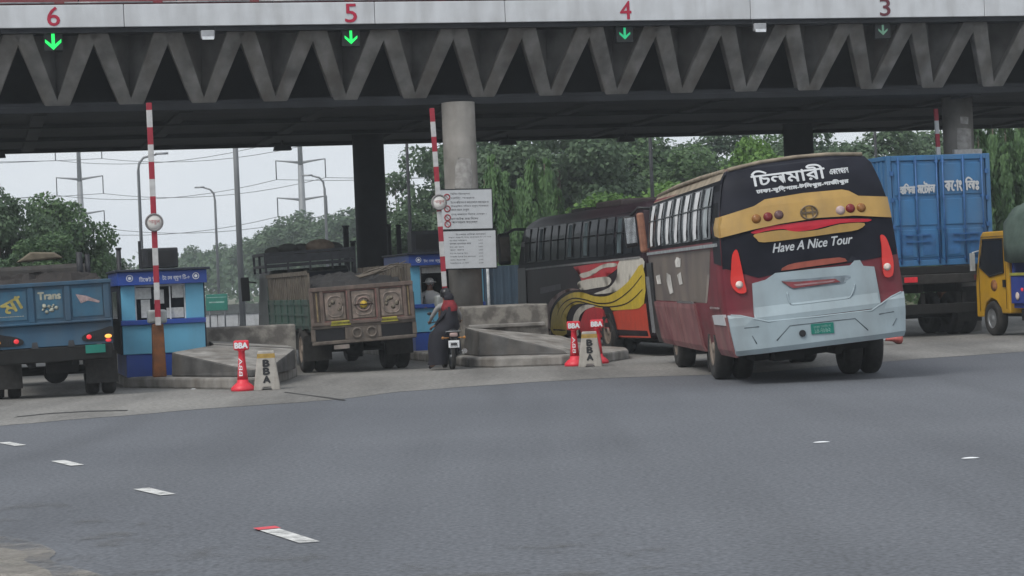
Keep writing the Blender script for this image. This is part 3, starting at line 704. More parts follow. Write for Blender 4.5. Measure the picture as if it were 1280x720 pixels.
for q in ([(-.42, 1.36), (-.40, 1.22), (-.34, 1.175), (.0, 1.17), (.42, 1.17), (.5, 1.2), (.56, 1.3), (.575, 1.36)],):
    b.tube([cR(x, z, .04) for x, z in smoothpoly(q, 4, False)], .014, n=6)
for q in ([(-1.26, 1.125), (-1.13, 1.105), (-.93, 1.035), (-.75, .975), (0, .96), (.77, .955), (.95, 1.045), (1.1, 1.115), (1.26, 1.165)],):
    b.tube([cR(x, z, .052) for x, z in q], .016, n=6)
b.build("pressed_edge", PGREY, coach)
b = MB()
for q in ([(-.66, .69), (-.45, .88), (.1, .876), (.51, .87), (.68, .68)], [(-1.1, .925), (-.89, .92)], [(.87, .89), (1.1, .90)], [(-1.0, .8), (-.95, .68)], [(1.13, .8), (1.06, .7)]):
    b.tube([cR(x, z, .058) for x, z in q], .009, n=5)
b.build("panel_groove", mat("groove_shadow_grey", (.10, .125, .14), .8), coach)
decal("number_plate", [(-.15, .72), (.18, .70), (.185, .855), (-.145, .865)], cR, GREENP, coach, off=.062, step=.3, thick=.012)
lettering("plate_lettering", [("ঢাকা েমেটা-ব", -.11, .14, .80, .84), ("১৪-৭৮৯২", -.10, .13, .725, .79)], cR, mat("plate_letters", (.25, .42, .38), .6), coach, off=.078)
b = MB(); p = Vector(cR(-.28, .75, .062)); b.lathe([(0, 0), (.038, 0), (.05, .012), (.05, .02)], Matrix.Translation(p) @ Matrix.Rotation(math.pi / 2, 4, 'X'), n=18); b.build("tow_eye", BLACK, coach)
TL = mat("tail_lamp_red", (.45, .025, .02), .25, var=.12, scale=4, coat=.3, emit=((.8, .02, .01), .12))
decal("tail_lamp", smoothpoly([(-1.13, 2.0), (-1.06, 2.06), (-1.03, 1.85), (-1.01, 1.6), (-1.0, 1.44), (-1.12, 1.44), (-1.2, 1.58), (-1.17, 1.8)], 3), cR, TL, coach, off=.008, step=.08, thick=.03)
decal("tail_lamp", smoothpoly([(1.05, 2.02), (1.13, 1.98), (1.19, 1.75), (1.2, 1.58), (1.16, 1.42), (1.04, 1.42), (1.03, 1.62), (1.05, 1.85)], 3), cR, TL, coach, off=.008, step=.08, thick=.03)
for sx in (-1, 1):
    b = MB(); p = Vector(cR(sx * 1.09, 1.555, .045)); b.lathe([(0, 0), (.045, 0), (.055, .012), (.02, .02), (0, .02)], Matrix.Translation(p) @ Matrix.Rotation(math.pi / 2, 4, 'X'), n=16)
    b.build("reverse_lamp", mat("clear_lamp", (.6, .5, .45), .2), coach)
c_body.data.materials.append(BGL)
for p in c_body.data.polygons:                            # the black rear cap wraps round the corners and up to the roof
    if (p.center.z > 1.8 and p.center.y < .35) or (p.center.z > 3.05 and p.center.y < .8): p.material_index = 1
# left flank
decal('corner_glass', [(.2, 1.85), (.95, 1.9), (.95, 3.1), (.62, 3.18), (.35, 3.18), (.22, 2.8)], cS, BGL, c_body, off=.003, step=.12)
decal('roof_cove', [(.5, 3.1), (8.7, 3.08), (8.6, 3.2), (.6, 3.21)], cS, mat('faded_cove', (.27, .225, .165), .75, var=.3, scale=3, dirt=.3), c_body, off=.005, step=.3)
BAND = mat("flank_window_band", (.008, .009, .012), .5, var=.3, scale=2, spec=.04)
decal("window_band", [(.35, 2.22), (9.0, 2.22), (8.9, 3.08), (.45, 3.1)], cS, BAND, c_body, off=.004, step=.25)
for k in range(7):
    y0 = 1.0 + k * 1.16
    pl = [(y0, 2.27), (y0 + 1.0, 2.27), (y0 + 1.0, 3.04), (y0, 3.04)]
    wdw = decal("window", pl, cS, GLASS, coach, off=.012, step=.25, thick=.01)
    cc = CURT if k > 0 else mat("grey_curtain", (.30, .33, .34), .8)
    top = .52 if k > 0 else .3
    decal("curtain", [(y0 + .3, 2.3), (y0 + .62, 2.29), (y0 + .70, 2.6), (y0 + .66, 3.02), (y0 + .2, 3.02), (y0 + .3, 2.7)], cS, cc, wdw, off=.03, step=.2)
    b = MB(); b.beam(cS(y0 + .98, 2.27, .03), cS(y0 + .98, 3.04, .03), .03, .04, up=(0, 1, 0)); b.beam(cS(y0 + .02, 2.75, .03), cS(y0 + .98, 2.75, .03), .02, .02); b.build("window_rail", mat("dull_alu_dark", (.06, .07, .075), .5, metal=.2), wdw)
FLK = mat("weathered_brown_flank", (.20, .165, .135), .6, col2=(.085, .07, .072), scale=.9, dirt=.4)
decal("flank_panel", [(2.0, 1.3), (9.2, 1.3), (9.3, 2.12), (1.2, 2.12), (1.5, 1.7)], cS, FLK, c_body, off=.004, step=.25)
b = MB(); b.beam(cS(.5, 2.165, .02), cS(9.2, 2.165, .02), .035, .05); b.build("silver_trim", mat("silver_trim", (.36, .39, .40), .4, metal=.3), coach)
DUST = mat("dusty_pink_skirt", (.27, .12, .12), .6, col2=(.15, .04, .05), scale=2, dirt=.45)
for (a, c) in ((3.25, 5.3), (5.36, 7.0), (7.06, 8.6)):
    decal("skirt_flap", [(a, .5), (c, .5), (c, 1.28), (a, 1.28)], cS, DUST, coach, off=.01, step=.3, thick=.03)
decal("skirt_flap", [(.2, .5), (1.62, .5), (1.62, 1.1), (.2, 1.1)], cS, DUST, coach, off=.01, step=.3, thick=.02)
decal("wheel_well", [(1.68, .46), (1.7, 1.0), (1.85, 1.2), (2.6, 1.2), (2.8, 1.0), (2.82, .46)], cS, BLACK, coach, off=.006, step=.3)
b = MB(); b.beam(cS(3.3, 1.3, .035), cS(5.3, 1.3, .035), .02, .035); b.beam(cS(.6, 1.235, .03), cS(1.5, 1.235, .03), .02, .03); b.build("chrome_strip", CHROME, coach)
decal("side_plate", [(.25, .98), (1.35, .98), (1.35, 1.12), (.25, 1.14)], cS, CW, coach, off=.035, step=.3, thick=.01)
STK = mat("torn_white_sticker", (.52, .50, .47), .7, var=.25, scale=8)
for q in ([(4.7, 1.88), (5.3, 1.88), (5.4, 1.98), (5.1, 2.05), (4.6, 2.02)], [(4.6, 1.6), (5.0, 1.58), (5.2, 1.75), (4.7, 1.8)], [(5.9, 1.45), (6.4, 1.42), (6.7, 1.65), (6.6, 1.8), (6.1, 1.75)], [(7.5, 1.6), (8.1, 1.6), (8.2, 1.75), (7.6, 1.77)]):
    decal("torn_sticker", q, cS, STK, c_body, off=.014, step=.3)
decal("door", [(8.62, .5), (9.42, .5), (9.42, 2.0), (8.62, 2.0)], cS, BLACK, coach, off=.008, step=.25, thick=.03)
b = MB()
p = Vector(cS(9.0, 1.0, .1)); b.beam(p + Vector((0, 0, -.3)), p + Vector((0, 0, .75)), .03, .03); b.beam(p + Vector((0, -.25, -.3)), p + Vector((0, -.25, .75)), .03, .03); b.build("hand_rail", STEEL, coach)
b = MB()
for sx in (-1, 1): b.tube([(sx * cw(3.2) * .98, .6, 3.23), (sx * cw(3.2), 3, 3.25), (sx * cw(3.2), 6, 3.25), (sx * cw(3.2), 8.6, 3.2)], .035, n=8)
b.tube([(-1.0, .42, 3.235), (-.5, .47, 3.295), (0, .48, 3.31), (.5, .47, 3.295), (1.0, .42, 3.235)], .03, n=8)
b.build("roof_gutter", mat("faded_gutter", (.24, .20, .15), .7, var=.3), coach)
decal("roof_paint", [(-.8, .95), (.8, .95), (.8, 8.4), (-.8, 8.4)], lambda a, y, off: (a, y, 3.333 + off if abs(a) < .45 else 3.333 - (abs(a) - .45) * .12 + off), mat("roof_dust", (.17, .145, .115), .8, var=.3), c_body, off=.006, step=.3)
b = MB()
b.tube([(-1.15, 9.2, 3.0), (-1.35, 9.35, 3.05), (-1.52, 9.4, 2.9)], .03, n=8); b.build("mirror_arm", BLACK, coach)
b = MB(); b.box(-1.66, -1.42, 9.34, 9.46, 2.32, 2.92); mir = b.build("side_mirror", BLACK, coach, bevel=.05)
b = MB(); b.box(-1.64, -1.44, 9.32, 9.337, 2.4, 2.88); b.build("mirror_glass", mat("mirror_silver", (.6, .63, .65), .08, metal=.9), mir)
b = MB(); b.box(-1.40, -1.26, 9.3, 9.42, 2.2, 2.95); b.build("pillar_cover", mat("faded_orange_pillar", (.30, .14, .09), .6, var=.25), coach, bevel=.04)
b = MB(); b.box(-.85, .85, .9, 8.9, .38, .56); b.box(-.5, .5, 1.9, 2.5, .33, .6); b.build("chassis", CHASS, coach)
b = MB(); b.box(-.62, -.18, .5, 1.1, .36, .52); b.cyl((-.1, 2.2, .42), (.25, 2.2, .42), .2); b.cyl((.3, .35, .42), (.3, 1.6, .42), .06); b.build("exhaust", CHASS, coach)
DRIM = mat("dusty_rim", (.20, .16, .13), .7, var=.3)
for sx in (-1, 1):
    wheel(coach, (sx * 1.0, 2.2, .5), .5, .58, DRIM, dual=True, side=sx)
    wheel(coach, (sx * 1.08, 7.05, .5), .5, .30, DRIM, side=sx)
    b = MB(); b.box(sx * 1.28 - .03 if sx > 0 else -1.30, sx * 1.28 + .0 if sx > 0 else -1.27, 2.75, 2.79, .2, .5); b.build("mud_flap", RUB, coach)
b = MB(); b.cyl((-.9, 2.2, .5), (.9, 2.2, .5), .09); b.cyl((-.9, 7.05, .5), (.9, 7.05, .5), .07); b.build("axle", CHASS, coach)
lean_all(coach, -.078)

# --- black and red coach already in its lane
b2 = thing("coach", "black coach with red yellow and white swooshes along its side at the toll lane", "bus", W(3.2, -3.5), YAW)
wt2 = [(.38, 1.2), (.5, 1.24), (1.2, 1.27), (2.0, 1.25), (2.6, 1.2), (2.98, 1.13), (3.1, 1.05), (3.2, .9), (3.24, .5)]
rt2 = [(.38, .05), (1.2, 0), (2.2, .05), (3.0, .2), (3.2, .5), (3.24, .9)]
ft2 = [(.38, .15), (.8, 0), (1.6, .1), (2.6, .45), (3.0, .8), (3.2, 1.4), (3.24, 2)]
DKB = mat("dark_aubergine_paint", (.022, .013, .017), .45, var=.25, scale=1.5, spec=.12)
b2b = coach_body(b2, wt2, rt2, 11.0, ft2, DKB)
w2 = lambda z: interp(wt2, z)
def dS(y, z, off): return (-w2(z) - off, y + 3.5, z)
decal("window_band", [(-3.2, 2.1), (7.0, 1.98), (6.6, 2.92), (-3.1, 3.02)], dS, BAND, b2b, off=.004, step=.3)
for k in range(7):
    y0 = -2.6 + k * 1.3
    wdw = decal("window", [(y0, 2.15 - .005 * k), (y0 + 1.16, 2.14 - .005 * k), (y0 + 1.16, 2.94), (y0, 2.95)], dS, GLASS, b2, off=.01, step=.3, thick=.01)
    b = MB(); b.beam(dS(y0 + .6, 2.16, .03), dS(y0 + .6, 2.93, .03), .03, .03, up=(0, 1, 0)); b.beam(dS(y0 + .05, 2.6, .03), dS(y0 + 1.1, 2.6, .03), .02, .02); b.build("window_rail", mat("matt_black", (.01, .01, .011), .9, spec=.1), wdw)
    if k in (0, 2, 3, 5): decal("curtain", [(y0 + .72, 2.18), (y0 + 1.0, 2.18), (y0 + 1.02, 2.9), (y0 + .76, 2.9)], dS, mat("dull_blue_curtain", (.06, .085, .095), .8, var=.3), wdw, off=.026, step=.4)
R2 = mat("swoosh_red", (.45, .02, .03), .4, var=.1, dirt=.15); Y2 = mat("swoosh_yellow", (.55, .40, .03), .4, var=.1, dirt=.2); W2 = mat("swoosh_cream", (.55, .52, .46), .45, var=.1, dirt=.2); O2 = mat("rear_vermilion", (.52, .055, .025), .4, var=.08, dirt=.15)
decal("vermilion_panel", [(-.7, .92), (-3.45, 1.12), (-3.48, .42), (-1.2, .40), (-.95, .7)], dS, O2, b2b, off=.005, step=.3)
decal("red_swoosh", [(1.9, 1.95), (-2.05, 2.05), (-1.54, 1.85), (-.9, 1.72), (.3, 1.55), (1.25, 1.62), (1.5, 1.8)], dS, R2, b2b, off=.006, step=.3)
decal("cream_swoosh", smoothpoly([(-1.75, 2.02), (-3.35, 2.04), (-3.3, 1.75), (-2.4, 1.52), (-1.2, 1.36), (.3, 1.33), (-.9, 1.46), (-1.5, 1.68)], 3), dS, W2, b2b, off=.009, step=.3)
decal("cream_ribbon", smoothpoly([(1.35, 1.78), (.5, 1.84), (-.6, 1.97), (-1.5, 1.97), (-1.4, 1.90), (-.5, 1.88), (.3, 1.75), (1.1, 1.69)], 3), dS, W2, b2b, off=.011, step=.3)
decal("cream_ribbon", smoothpoly([(1.4, 1.62), (-.6, 1.70), (-1.1, 1.62), (-.8, 1.50), (.1, 1.46), (1.2, 1.42), (1.5, 1.5)], 3), dS, W2, b2b, off=.010, step=.3)
decal("yellow_swoosh", smoothpoly([(4.15, .4), (4.0, .85), (3.3, 1.16), (2.2, 1.35), (1.2, 1.37), (.2, 1.28), (-.97, 1.30), (-2.3, 1.57), (-3.35, 1.92), (-3.35, 1.12), (-1.9, .99), (-.25, .99), (1.0, 1.12), (2.1, 1.06), (2.7, .8), (2.9, .42)], 3), dS, Y2, b2b, off=.012, step=.3)
for q in ([(3.7, .42), (3.5, .85), (2.9, 1.12), (2.0, 1.25), (1.0, 1.22), (0, 1.14), (-1.2, 1.17), (-2.4, 1.4), (-3.3, 1.7)], [(3.3, .42), (3.15, .8), (2.6, 1.05), (1.7, 1.18), (.6, 1.12), (-.5, 1.06), (-1.8, 1.1), (-2.6, 1.22), (-3.3, 1.42)]):
    up = smoothpoly(q, 4, False); w_ = .028
    decal("dark_pinstripe", up + [(a + .015, c - w_) for a, c in reversed(up)], dS, DKB, b2b, off=.016, step=.4)
decal("cream_outline", smoothpoly([(4.6, .45), (4.4, 1.0), (3.6, 1.3), (2.4, 1.46), (1.4, 1.43), (2.4, 1.40), (3.4, 1.22), (4.15, .9), (4.3, .42)], 3), dS, mat("faded_pink_outline", (.25, .16, .15), .5), b2b, off=.009, step=.3)
decal("wheel_arch_red", smoothpoly([(1.6, .45), (1.3, .85), (.7, 1.02), (-.2, 1.02), (-.5, .9), (-.55, .42)], 3), dS, R2, b2b, off=.019, step=.3)
decal("wheel_arch_cream", smoothpoly([(2.35, .42), (2.0, .86), (1.2, 1.08), (.2, 1.07), (1.0, .98), (1.6, .8), (1.85, .42)], 3), dS, W2, b2b, off=.022, step=.3)
decal("wheel_well", smoothpoly([(-.02, .36), (-.1, .8), (-.4, 1.02), (-.85, 1.02), (-1.15, .8), (-1.2, .36)], 3), dS, BLACK, b2, off=.024, step=.3)
decal("flank_lettering_panel", [(4.9, 1.35), (3.0, 1.45), (3.0, 1.58), (4.9, 1.5)], dS, mat("dull_violet_grey", (.07, .05, .07), .5), b2b, off=.008, step=.4)
b = MB(); b.beam(dS(-3.2, 2.06, .012), dS(7.0, 1.95, .012), .02, .04); b.build("waist_trim", mat("dull_alu", (.2, .2, .2), .5), b2)
decal("door", [(6.2, .5), (7.1, .5), (6.95, 2.0), (6.2, 2.0)], dS, BLACK, b2, off=.008, step=.3, thick=.02)
b = MB(); b.tube([(-1.0, 10.4, 2.95), (-1.2, 10.9, 2.98), (-1.46, 11.0, 2.85)], .035, n=8); b.build("mirror_arm", BLACK, b2)
b = MB(); b.box(-1.62, -1.30, 10.93, 11.08, 2.1, 2.9); mir = b.build("side_mirror", BLACK, b2, bevel=.06)
b = MB(); b.box(-1.58, -1.34, 10.905, 10.927, 2.2, 2.8); b.build("mirror_glass", mat("mirror_brown", (.16, .14, .12), .2, metal=.5), mir)
for q in ((-.5, .1, 6.8, 8.0, 3.2, 3.32), (-.7, .3, 3.2, 5.2, 3.2, 3.36)):
    b = MB(); b.box(*q); b.build("roof_hatch", mat("dark_roof", (.035, .025, .026), .7), b2, bevel=.04)
b = MB(); b.box(-.85, .85, .6, 10.4, .28, .45); b.build("chassis", CHASS, b2)
for sx in (-1, 1):
    wheel(b2, (sx * 1.0, 2.9, .5), .5, .56, DRIM, dual=True, side=sx); wheel(b2, (sx * 1.06, 8.6, .5), .5, .3, DRIM, side=sx)
lean_all(b2, -.02)

# --- old painted cargo truck
tr = thing("cargo_truck", "old cargo truck with painted wooden tailgate and green slatted sides in the toll lane", "truck", W(-3.88, -3.6), YAW)
WOOD = mat("pinkish_painted_wood", (.185, .135, .115), .85, col2=(.10, .075, .065), scale=6, dirt=.8, bump=.2)
WOOD2 = mat("faded_panel_art", (.30, .235, .20), .85, col2=(.115, .10, .085), scale=9, dirt=.55)
GRN = mat("faded_green_side", (.03, .085, .065), .7, col2=(.022, .05, .045), scale=2.5, dirt=.5)
SLAT = mat("weathered_slat", (.145, .125, .10), .9, col2=(.07, .06, .05), scale=4, dirt=.4)
b = MB(); b.box(-1.02, 1.02, 0, .07, .98, 1.68); tg = b.build("tailgate", WOOD, tr, bevel=.01)
b = MB()
for x in (-1.0, -.80, -.27, .30, .84, .98): b.box(x - .035, x + .035, -.04, -.001, .98, 1.7)
b.box(-1.02, 1.02, -.05, -.001, 1.64, 1.72); b.box(-1.02, 1.02, -.05, -.001, .97, 1.03); b.build("tailgate_frame", WOOD, tr, bevel=.008)
for x0, x1 in ((-.74, -.34), (-.21, .24), (.36, .79)):
    b = MB(); b.box(x0, x1, -.02, -.001, 1.07, 1.60); pn = b.build("painted_panel", WOOD2, tg, bevel=.01)
    b = MB()
    cx, cz, hw, hh = (x0 + x1) / 2, 1.33, (x1 - x0) / 2 - .05, .2
    pts = [(cx + hw * (abs(math.cos(a)) ** .6) * (1 if math.cos(a) > 0 else -1), -.026, cz + hh * (abs(math.sin(a)) ** .6) * (1 if math.sin(a) > 0 else -1)) for a in [2 * math.pi * k / 24 for k in range(25)]]
    b.tube(pts, .009, n=5); b.build("painted_border", mat("cream_border", (.29, .24, .21), .85, var=.4, scale=9, dirt=.6), pn)
    b = MB(); rr = random.Random(int(x0 * 100))
    for k in range(7):
        a = rr.uniform(0, 6.28); x, z = cx + .11 * math.cos(a), cz + .09 * math.sin(a)
        b.lathe([(0, 0), (rr.uniform(.015, .05), 0), (.01, .004), (0, .004)], Matrix.Translation((x, -.022 - .0007 * k, z)) @ Matrix.Rotation(math.pi / 2, 4, 'X'), n=8)
    b.build("painted_flower", mat("dark_leaf_paint", (.15, .13, .10), .8, var=.4, scale=15), pn)
b = MB(); M = Matrix.Translation((.02, -.03, 1.33)) @ Matrix.Rotation(math.pi / 2, 4, 'X')
b.lathe([(.115, 0), (.15, 0), (.15, .004), (.115, .004)], M @ Matrix.Translation((0, .01, 0)), n=22, close=True); b.build("painted_ring", mat("rose_paint", (.23, .165, .145), .85, var=.4, scale=9, dirt=.6), tg)
b = MB(); b.lathe([(0, 0), (.075, 0), (.075, .01), (0, .01)], M, n=18); b.build("yellow_disc", mat("yellow_paint", (.40, .27, .03), .8, var=.35, scale=14, dirt=.3), tg)
b = MB(); b.tube([(-.17, -.034, 1.33), (-.08, -.044, 1.345), (.02, -.045, 1.325), (.12, -.044, 1.345), (.21, -.034, 1.33)], .011, n=5); b.build("painted_line", mat("dark_line_paint", (.05, .03, .025), .8), tg)
OCH = mat("ochre_trim_paint", (.20, .15, .08), .8, var=.4, scale=10, dirt=.4); ROS = mat("rose_trim_paint", (.20, .10, .09), .8, var=.4, scale=10, dirt=.6)
for x in (-.90, -.305, .27, .91):
    b = MB(); b.box(x - .014, x + .014, -.046, -.041, 1.06, 1.62); b.build("painted_strip", OCH if abs(x) > .5 else ROS, tg)
for z in (1.045, 1.625):
    b = MB(); b.box(-.78, .80, -.026, -.021, z - .011, z + .011); b.build("painted_strip", ROS, tg)
b = MB()
b.box(-1.03, 1.03, -.02, .1, .60, .67); b.box(-1.03, 1.03, -.02, .1, .91, .98)
for x in (-1.0, -.34, .3, 1.0): b.box(x - .04, x + .04, -.021, .1, .67, .91)
b.box(-.33, .29, -.015, .05, .66, .92)
for cx in (-.15, .14):
    b.lathe([(.07, 0), (.11, 0), (.11, .03), (.07, .03)], Matrix.Translation((cx, -.02, .79)) @ Matrix.Rotation(math.pi / 2, 4, 'X'), n=18, close=True)
b.build("rear_frame", mat("rusty_rear_frame", (.18, .15, .125), .8, col2=(.09, .075, .065), scale=6, dirt=.5), tr, bevel=.015)
for x0, x1 in ((-.95, -.38), (.34, .96)):
    b = MB(); b.box(x0, x1, .02, .06, .67, .91); b.build("lamp_recess", BLACK, tr)
for x0, x1 in ((-.66, -.26), (.34, .68)):
    b = MB(); b.loft([[(x0, -.05, .96), (x1, -.05, .96), (x1 - .03, -.05, 1.045), (x0 + .03, -.05, 1.045)], [(x0, -.002, .95), (x1, -.002, .95), (x1 - .02, -.002, 1.05), (x0 + .02, -.002, 1.05)]], smooth=False); b.build("yellow_tie", mat("yellow_green_paint", (.36, .33, .05), .7, var=.25, scale=6), tr)
for sx in (-1, 1):
    b = MB(); b.box(sx * 1.0 - .03, sx * 1.0 + .03, .08, 6.1, .92, 1.5); b.build("side_board", GRN, tr, bevel=.01)
    b = MB()
    for z in (1.0, 1.2, 1.42): b.box(sx * 1.035 - .012, sx * 1.035 + .012, .1, 6.05, z - .025, z + .025)
    for k in range(7): b.box(sx * 1.035 - .02, sx * 1.035 + .02, .1 + k * .98, .17 + k * .98, .9, 1.5)
    b.build("side_frame", GRN, tr)
    b = MB()
    for k in range(22): b.box(sx * 1.0 - .02, sx * 1.0 + .02, .1 + k * .275, .24 + k * .275, 1.5, 2.02 + .05 * math.sin(k * 1.7))
    b.box(sx * 1.03 - .015, sx * 1.03 + .015, .1, 6.1, 1.98, 2.06); b.build("slatted_side", SLAT, tr)
b = MB(); b.box(-.98, .98, .08, 6.1, .85, .92); b.build("bed_floor", CHASS, tr)
b = MB(); b.box(-1.02, 1.02, 6.1, 6.16, .9, 1.8); b.build("headboard", GRN, tr)
# load of dark soil and branches
def heap(parent, name, x0, x1, y0, y1, z, h, m_, seed, nx=16, ny=24, amp=.07):
    rr = np.random.RandomState(seed); b = MB(); g = []
    for j in range(ny + 1):
        row = []
        for i in range(nx + 1):
            u, v = i / nx, j / ny
            e = (min(u, 1 - u) * 2) ** .2 * (min(v, 1 - v) * 2) ** .15
            row.append(b.bm.verts.new((x0 + (x1 - x0) * u, y0 + (y1 - y0) * v, z + h * e + rr.uniform(-amp, amp) * (e > 0))))
        g.append(row)
    for j in range(ny):
        for i in range(nx): b.bm.faces.new((g[j][i], g[j][i + 1], g[j + 1][i + 1], g[j + 1][i]))
    return b.build(name, m_, parent)
LOADD = mat("dark_soil_load", (.035, .033, .032), .95, col2=(.02, .02, .022), scale=6, bump=.5)
ld = heap(None, "soil_load", -.94, .94, .1, 6.0, 1.6, .36, LOADD, 3); ld.location = W(-3.88, -3.6); ld.rotation_euler = (0, 0, YAW)
tag(ld, "dark heaped load lying in the bed of the painted cargo truck", "cargo")
br = thing("branch_bundle", "dry pale branches lying on the load of the painted cargo truck", "branches", W(-3.88, -3.6), YAW)
rr = random.Random(8)
for k in range(6):
    x, y = rr.uniform(.35, .8), rr.uniform(.25, .8); a = rr.uniform(-.5, .5)
    b = MB(); b.tube([(x - .45, y, 1.86 + rr.uniform(-.05, .06)), (x - .1, y + a * .3, 1.93 + rr.uniform(-.04, .06)), (x + .2, y + a * .5, 2.02 + rr.uniform(-.04, .08)), (min(x + .5, 1.0), y + a, 2.05 + rr.uniform(0, .1))], [.02, .018, .014, .008], n=5)
    b.build("branch", SLAT, br)
b = MB(); b.box(-1.0, 1.0, 6.35, 8.5, .75, 2.15, top=(.1, .18)); b.build("cab", mat("cab_dark_green", (.011, .017, .016), .5, dirt=.4), tr, bevel=.08)
b = MB(); b.box(-.85, .85, 6.338, 6.348, 1.6, 2.05); b.build("cab_rear_window", GLASS, tr)
b = MB()
for z in (2.25, 2.52): b.beam((-1.0, 6.3, z), (1.0, 6.3, z), .05, .06); b.beam((-1.0, 8.3, z), (1.0, 8.3, z), .05, .06)
for sx in (-1, 1):
    for z in (2.25, 2.52): b.beam((sx, 6.3, z), (sx, 8.3, z), .05, .06)
    for y in (6.3, 7.3, 8.3): b.beam((sx, y, 2.1), (sx, y, 2.55), .05, .05)
for x in (-.5, 0, .5): b.beam((x, 6.3, 2.1), (x, 6.3, 2.55), .04, .04)
b.box(-1.0, 1.0, 6.25, 6.28, 2.30, 2.48); b.build("roof_rack", DSTEEL, tr)
BAG = mat("dark_sacks", (.05, .05, .045), .9, col2=(.03, .032, .03), scale=5)
for k, (x, y, z, r) in enumerate(((-.75, 7.2, 2.55, .16), (-.45, 7.0, 2.6, .18), (-.1, 7.3, 2.58, .2), (.3, 7.1, 2.62, .26), (.62, 7.4, 2.6, .2))):
    b = MB(); b.ball((0, 0, 0), (r * 1.3, r, r * .7)); o = b.build("sack", BAG if k != 3 else mat("brown_sack", (.13, .10, .075), .9, var=.3), None, loc=W(-3.88, -3.6) + LU * x + LV * y + Vector((0, 0, z)))
    tag(o, "brown bundle, the highest one on the painted truck's roof rack" if k == 3 else "dark sack among those lying on the painted truck's roof rack", "sack", "sacks on the truck roof rack")
b = MB(); b.tube([(-.98, 8.3, 1.9), (-1.2, 8.4, 1.95)], .02, n=6); b.box(-1.33, -1.14, 8.36, 8.43, 1.5, 2.05); mir = b.build("side_mirror", BLACK, tr, bevel=.03)
b = MB(); b.box(-.45, -.33, 0.1, 8.3, .55, .75); b.box(.33, .45, .1, 8.3, .55, .75)
for y in np.arange(.3, 6, .9): b.box(-.95, .95, y, y + .08, .76, .85)
b.build("chassis", CHASS, tr)
b = MB(); b.box(-.9, -.5, 2.6, 3.5, .45, .8); b.cyl((.55, 3.0, .6), (.55, 4.0, .6), .22); b.build("fuel_tank", CHASS, tr)
for sx in (-1, 1):
    wheel(tr, (sx * .82, 1.35, .47), .47, .5, DRIM, dual=True, side=sx); wheel(tr, (sx * .9, 7.0, .47), .47, .26, DRIM, side=sx)
    b = MB(); b.box(sx * .82 - .27, sx * .82 + .27, .75, .77, .28, .78); b.build("mud_flap", RUB, tr)
b = MB(); b.cyl((-.8, 1.35, .47), (.8, 1.35, .47), .08); b.ball((0, 1.35, .47), (.2, .25, .2)); b.build("axle", CHASS, tr)
b = MB(); b.box(-.62, -.32, -.03, -.01, .50, .58); b.build("number_plate", mat("faded_plate", (.22, .19, .17), .8), tr)
lean_all(tr, -.035)
ld.rotation_euler = (0, -.035, YAW)

# --- blue tipper truck at the left edge
bt = thing("tipper_truck", "blue tipper truck with painted lettering on its tailgate and glowing tail lights", "truck", W(-9.97, -8.0), YAW)
TB = mat("tipper_blue", (.027, .092, .16), .6, col2=(.023, .065, .115), scale=2, dirt=.4)
TB2 = mat("tipper_blue_panel", (.036, .125, .20), .6, col2=(.028, .085, .145), scale=4, dirt=.35)
b = MB(); b.box(-1.0, 1.0, 0, .08, 1.27, 1.93); tg = b.build("tailgate", TB, bt, bevel=.012)
b = MB(); b.box(-1.02, 1.02, -.05, .05, 1.90, 1.97); b.box(-1.0, 1.0, -.04, -.001, 1.26, 1.30)
for x in (-.98, -.32, .28, .93): b.box(x - .05, x + .05, -.03, -.001, 1.30, 1.90)
b.build("tailgate_rib", TB, bt, bevel=.012)
for k, (x0, x1) in enumerate(((-.88, -.40), (-.24, .20), (.36, .86))):
    b = MB(); b.box(x0, x1, -.012, -.001, 1.36, 1.84); pn = b.build("painted_panel", TB2, tg)
YL = mat("painted_yellow", (.34, .29, .09), .7, var=.25, scale=12); PW = mat("painted_offwhite", (.33, .33, .27), .7, var=.25, scale=12)
lettering("lettering", [("মা", -.80, -.46, 1.50, 1.72, .45, 0, .02)], flat(-.012), YL, tg, off=.004)
lettering("lettering", [("Trans", -.20, .17, 1.68, 1.80, 0, 0, .02), ("----------", -.84, -.45, 1.42, 1.43)], flat(-.012), PW, tg, off=.004)
b = MB()
rr = random.Random(4)
for a in range(14):
    q_ = rr.uniform(.2, 1)
    b.lathe([(0, 0), (rr.uniform(.015, .04), 0), (.01, .003), (0, .004)], Matrix.Translation((-.02 + .13 * q_ * math.cos(a * .8), -.014 - .0006 * a, 1.52 + .09 * q_ * math.sin(a * .8))) @ Matrix.Rotation(math.pi / 2, 4, 'X'), n=8)
b.build("painted_flower", mat("faded_flower_paint", (.30, .31, .26), .8, var=.4, scale=14), tg)
b = MB(); b.prism([(.42, -.014, 1.74), (.60, -.014, 1.70), (.82, -.014, 1.60), (.80, -.014, 1.57), (.62, -.014, 1.62), (.50, -.014, 1.58)], (0, -.003, 0)); b.build("painted_bird", mat("faded_pink_bird", (.32, .24, .24), .8, var=.4, scale=14), tg)
b = MB(); b.loft([[(-1.0, .0, .88), (1.0, .0, .88), (1.0, .5, .88), (-1.0, .5, .88)], [(-1.0, .05, 1.26), (1.0, .05, 1.26), (1.0, .5, 1.26), (-1.0, .5, 1.26)]], smooth=False); b.build("lower_apron", TB, bt, bevel=.01)
TLG = mat("lit_tail_red", (.5, .02, .03), .3, emit=((1, .06, .07), .35)); TLA = mat("lit_indicator_amber", (.7, .3, .04), .3, emit=((1, .42, .08), 1.0))
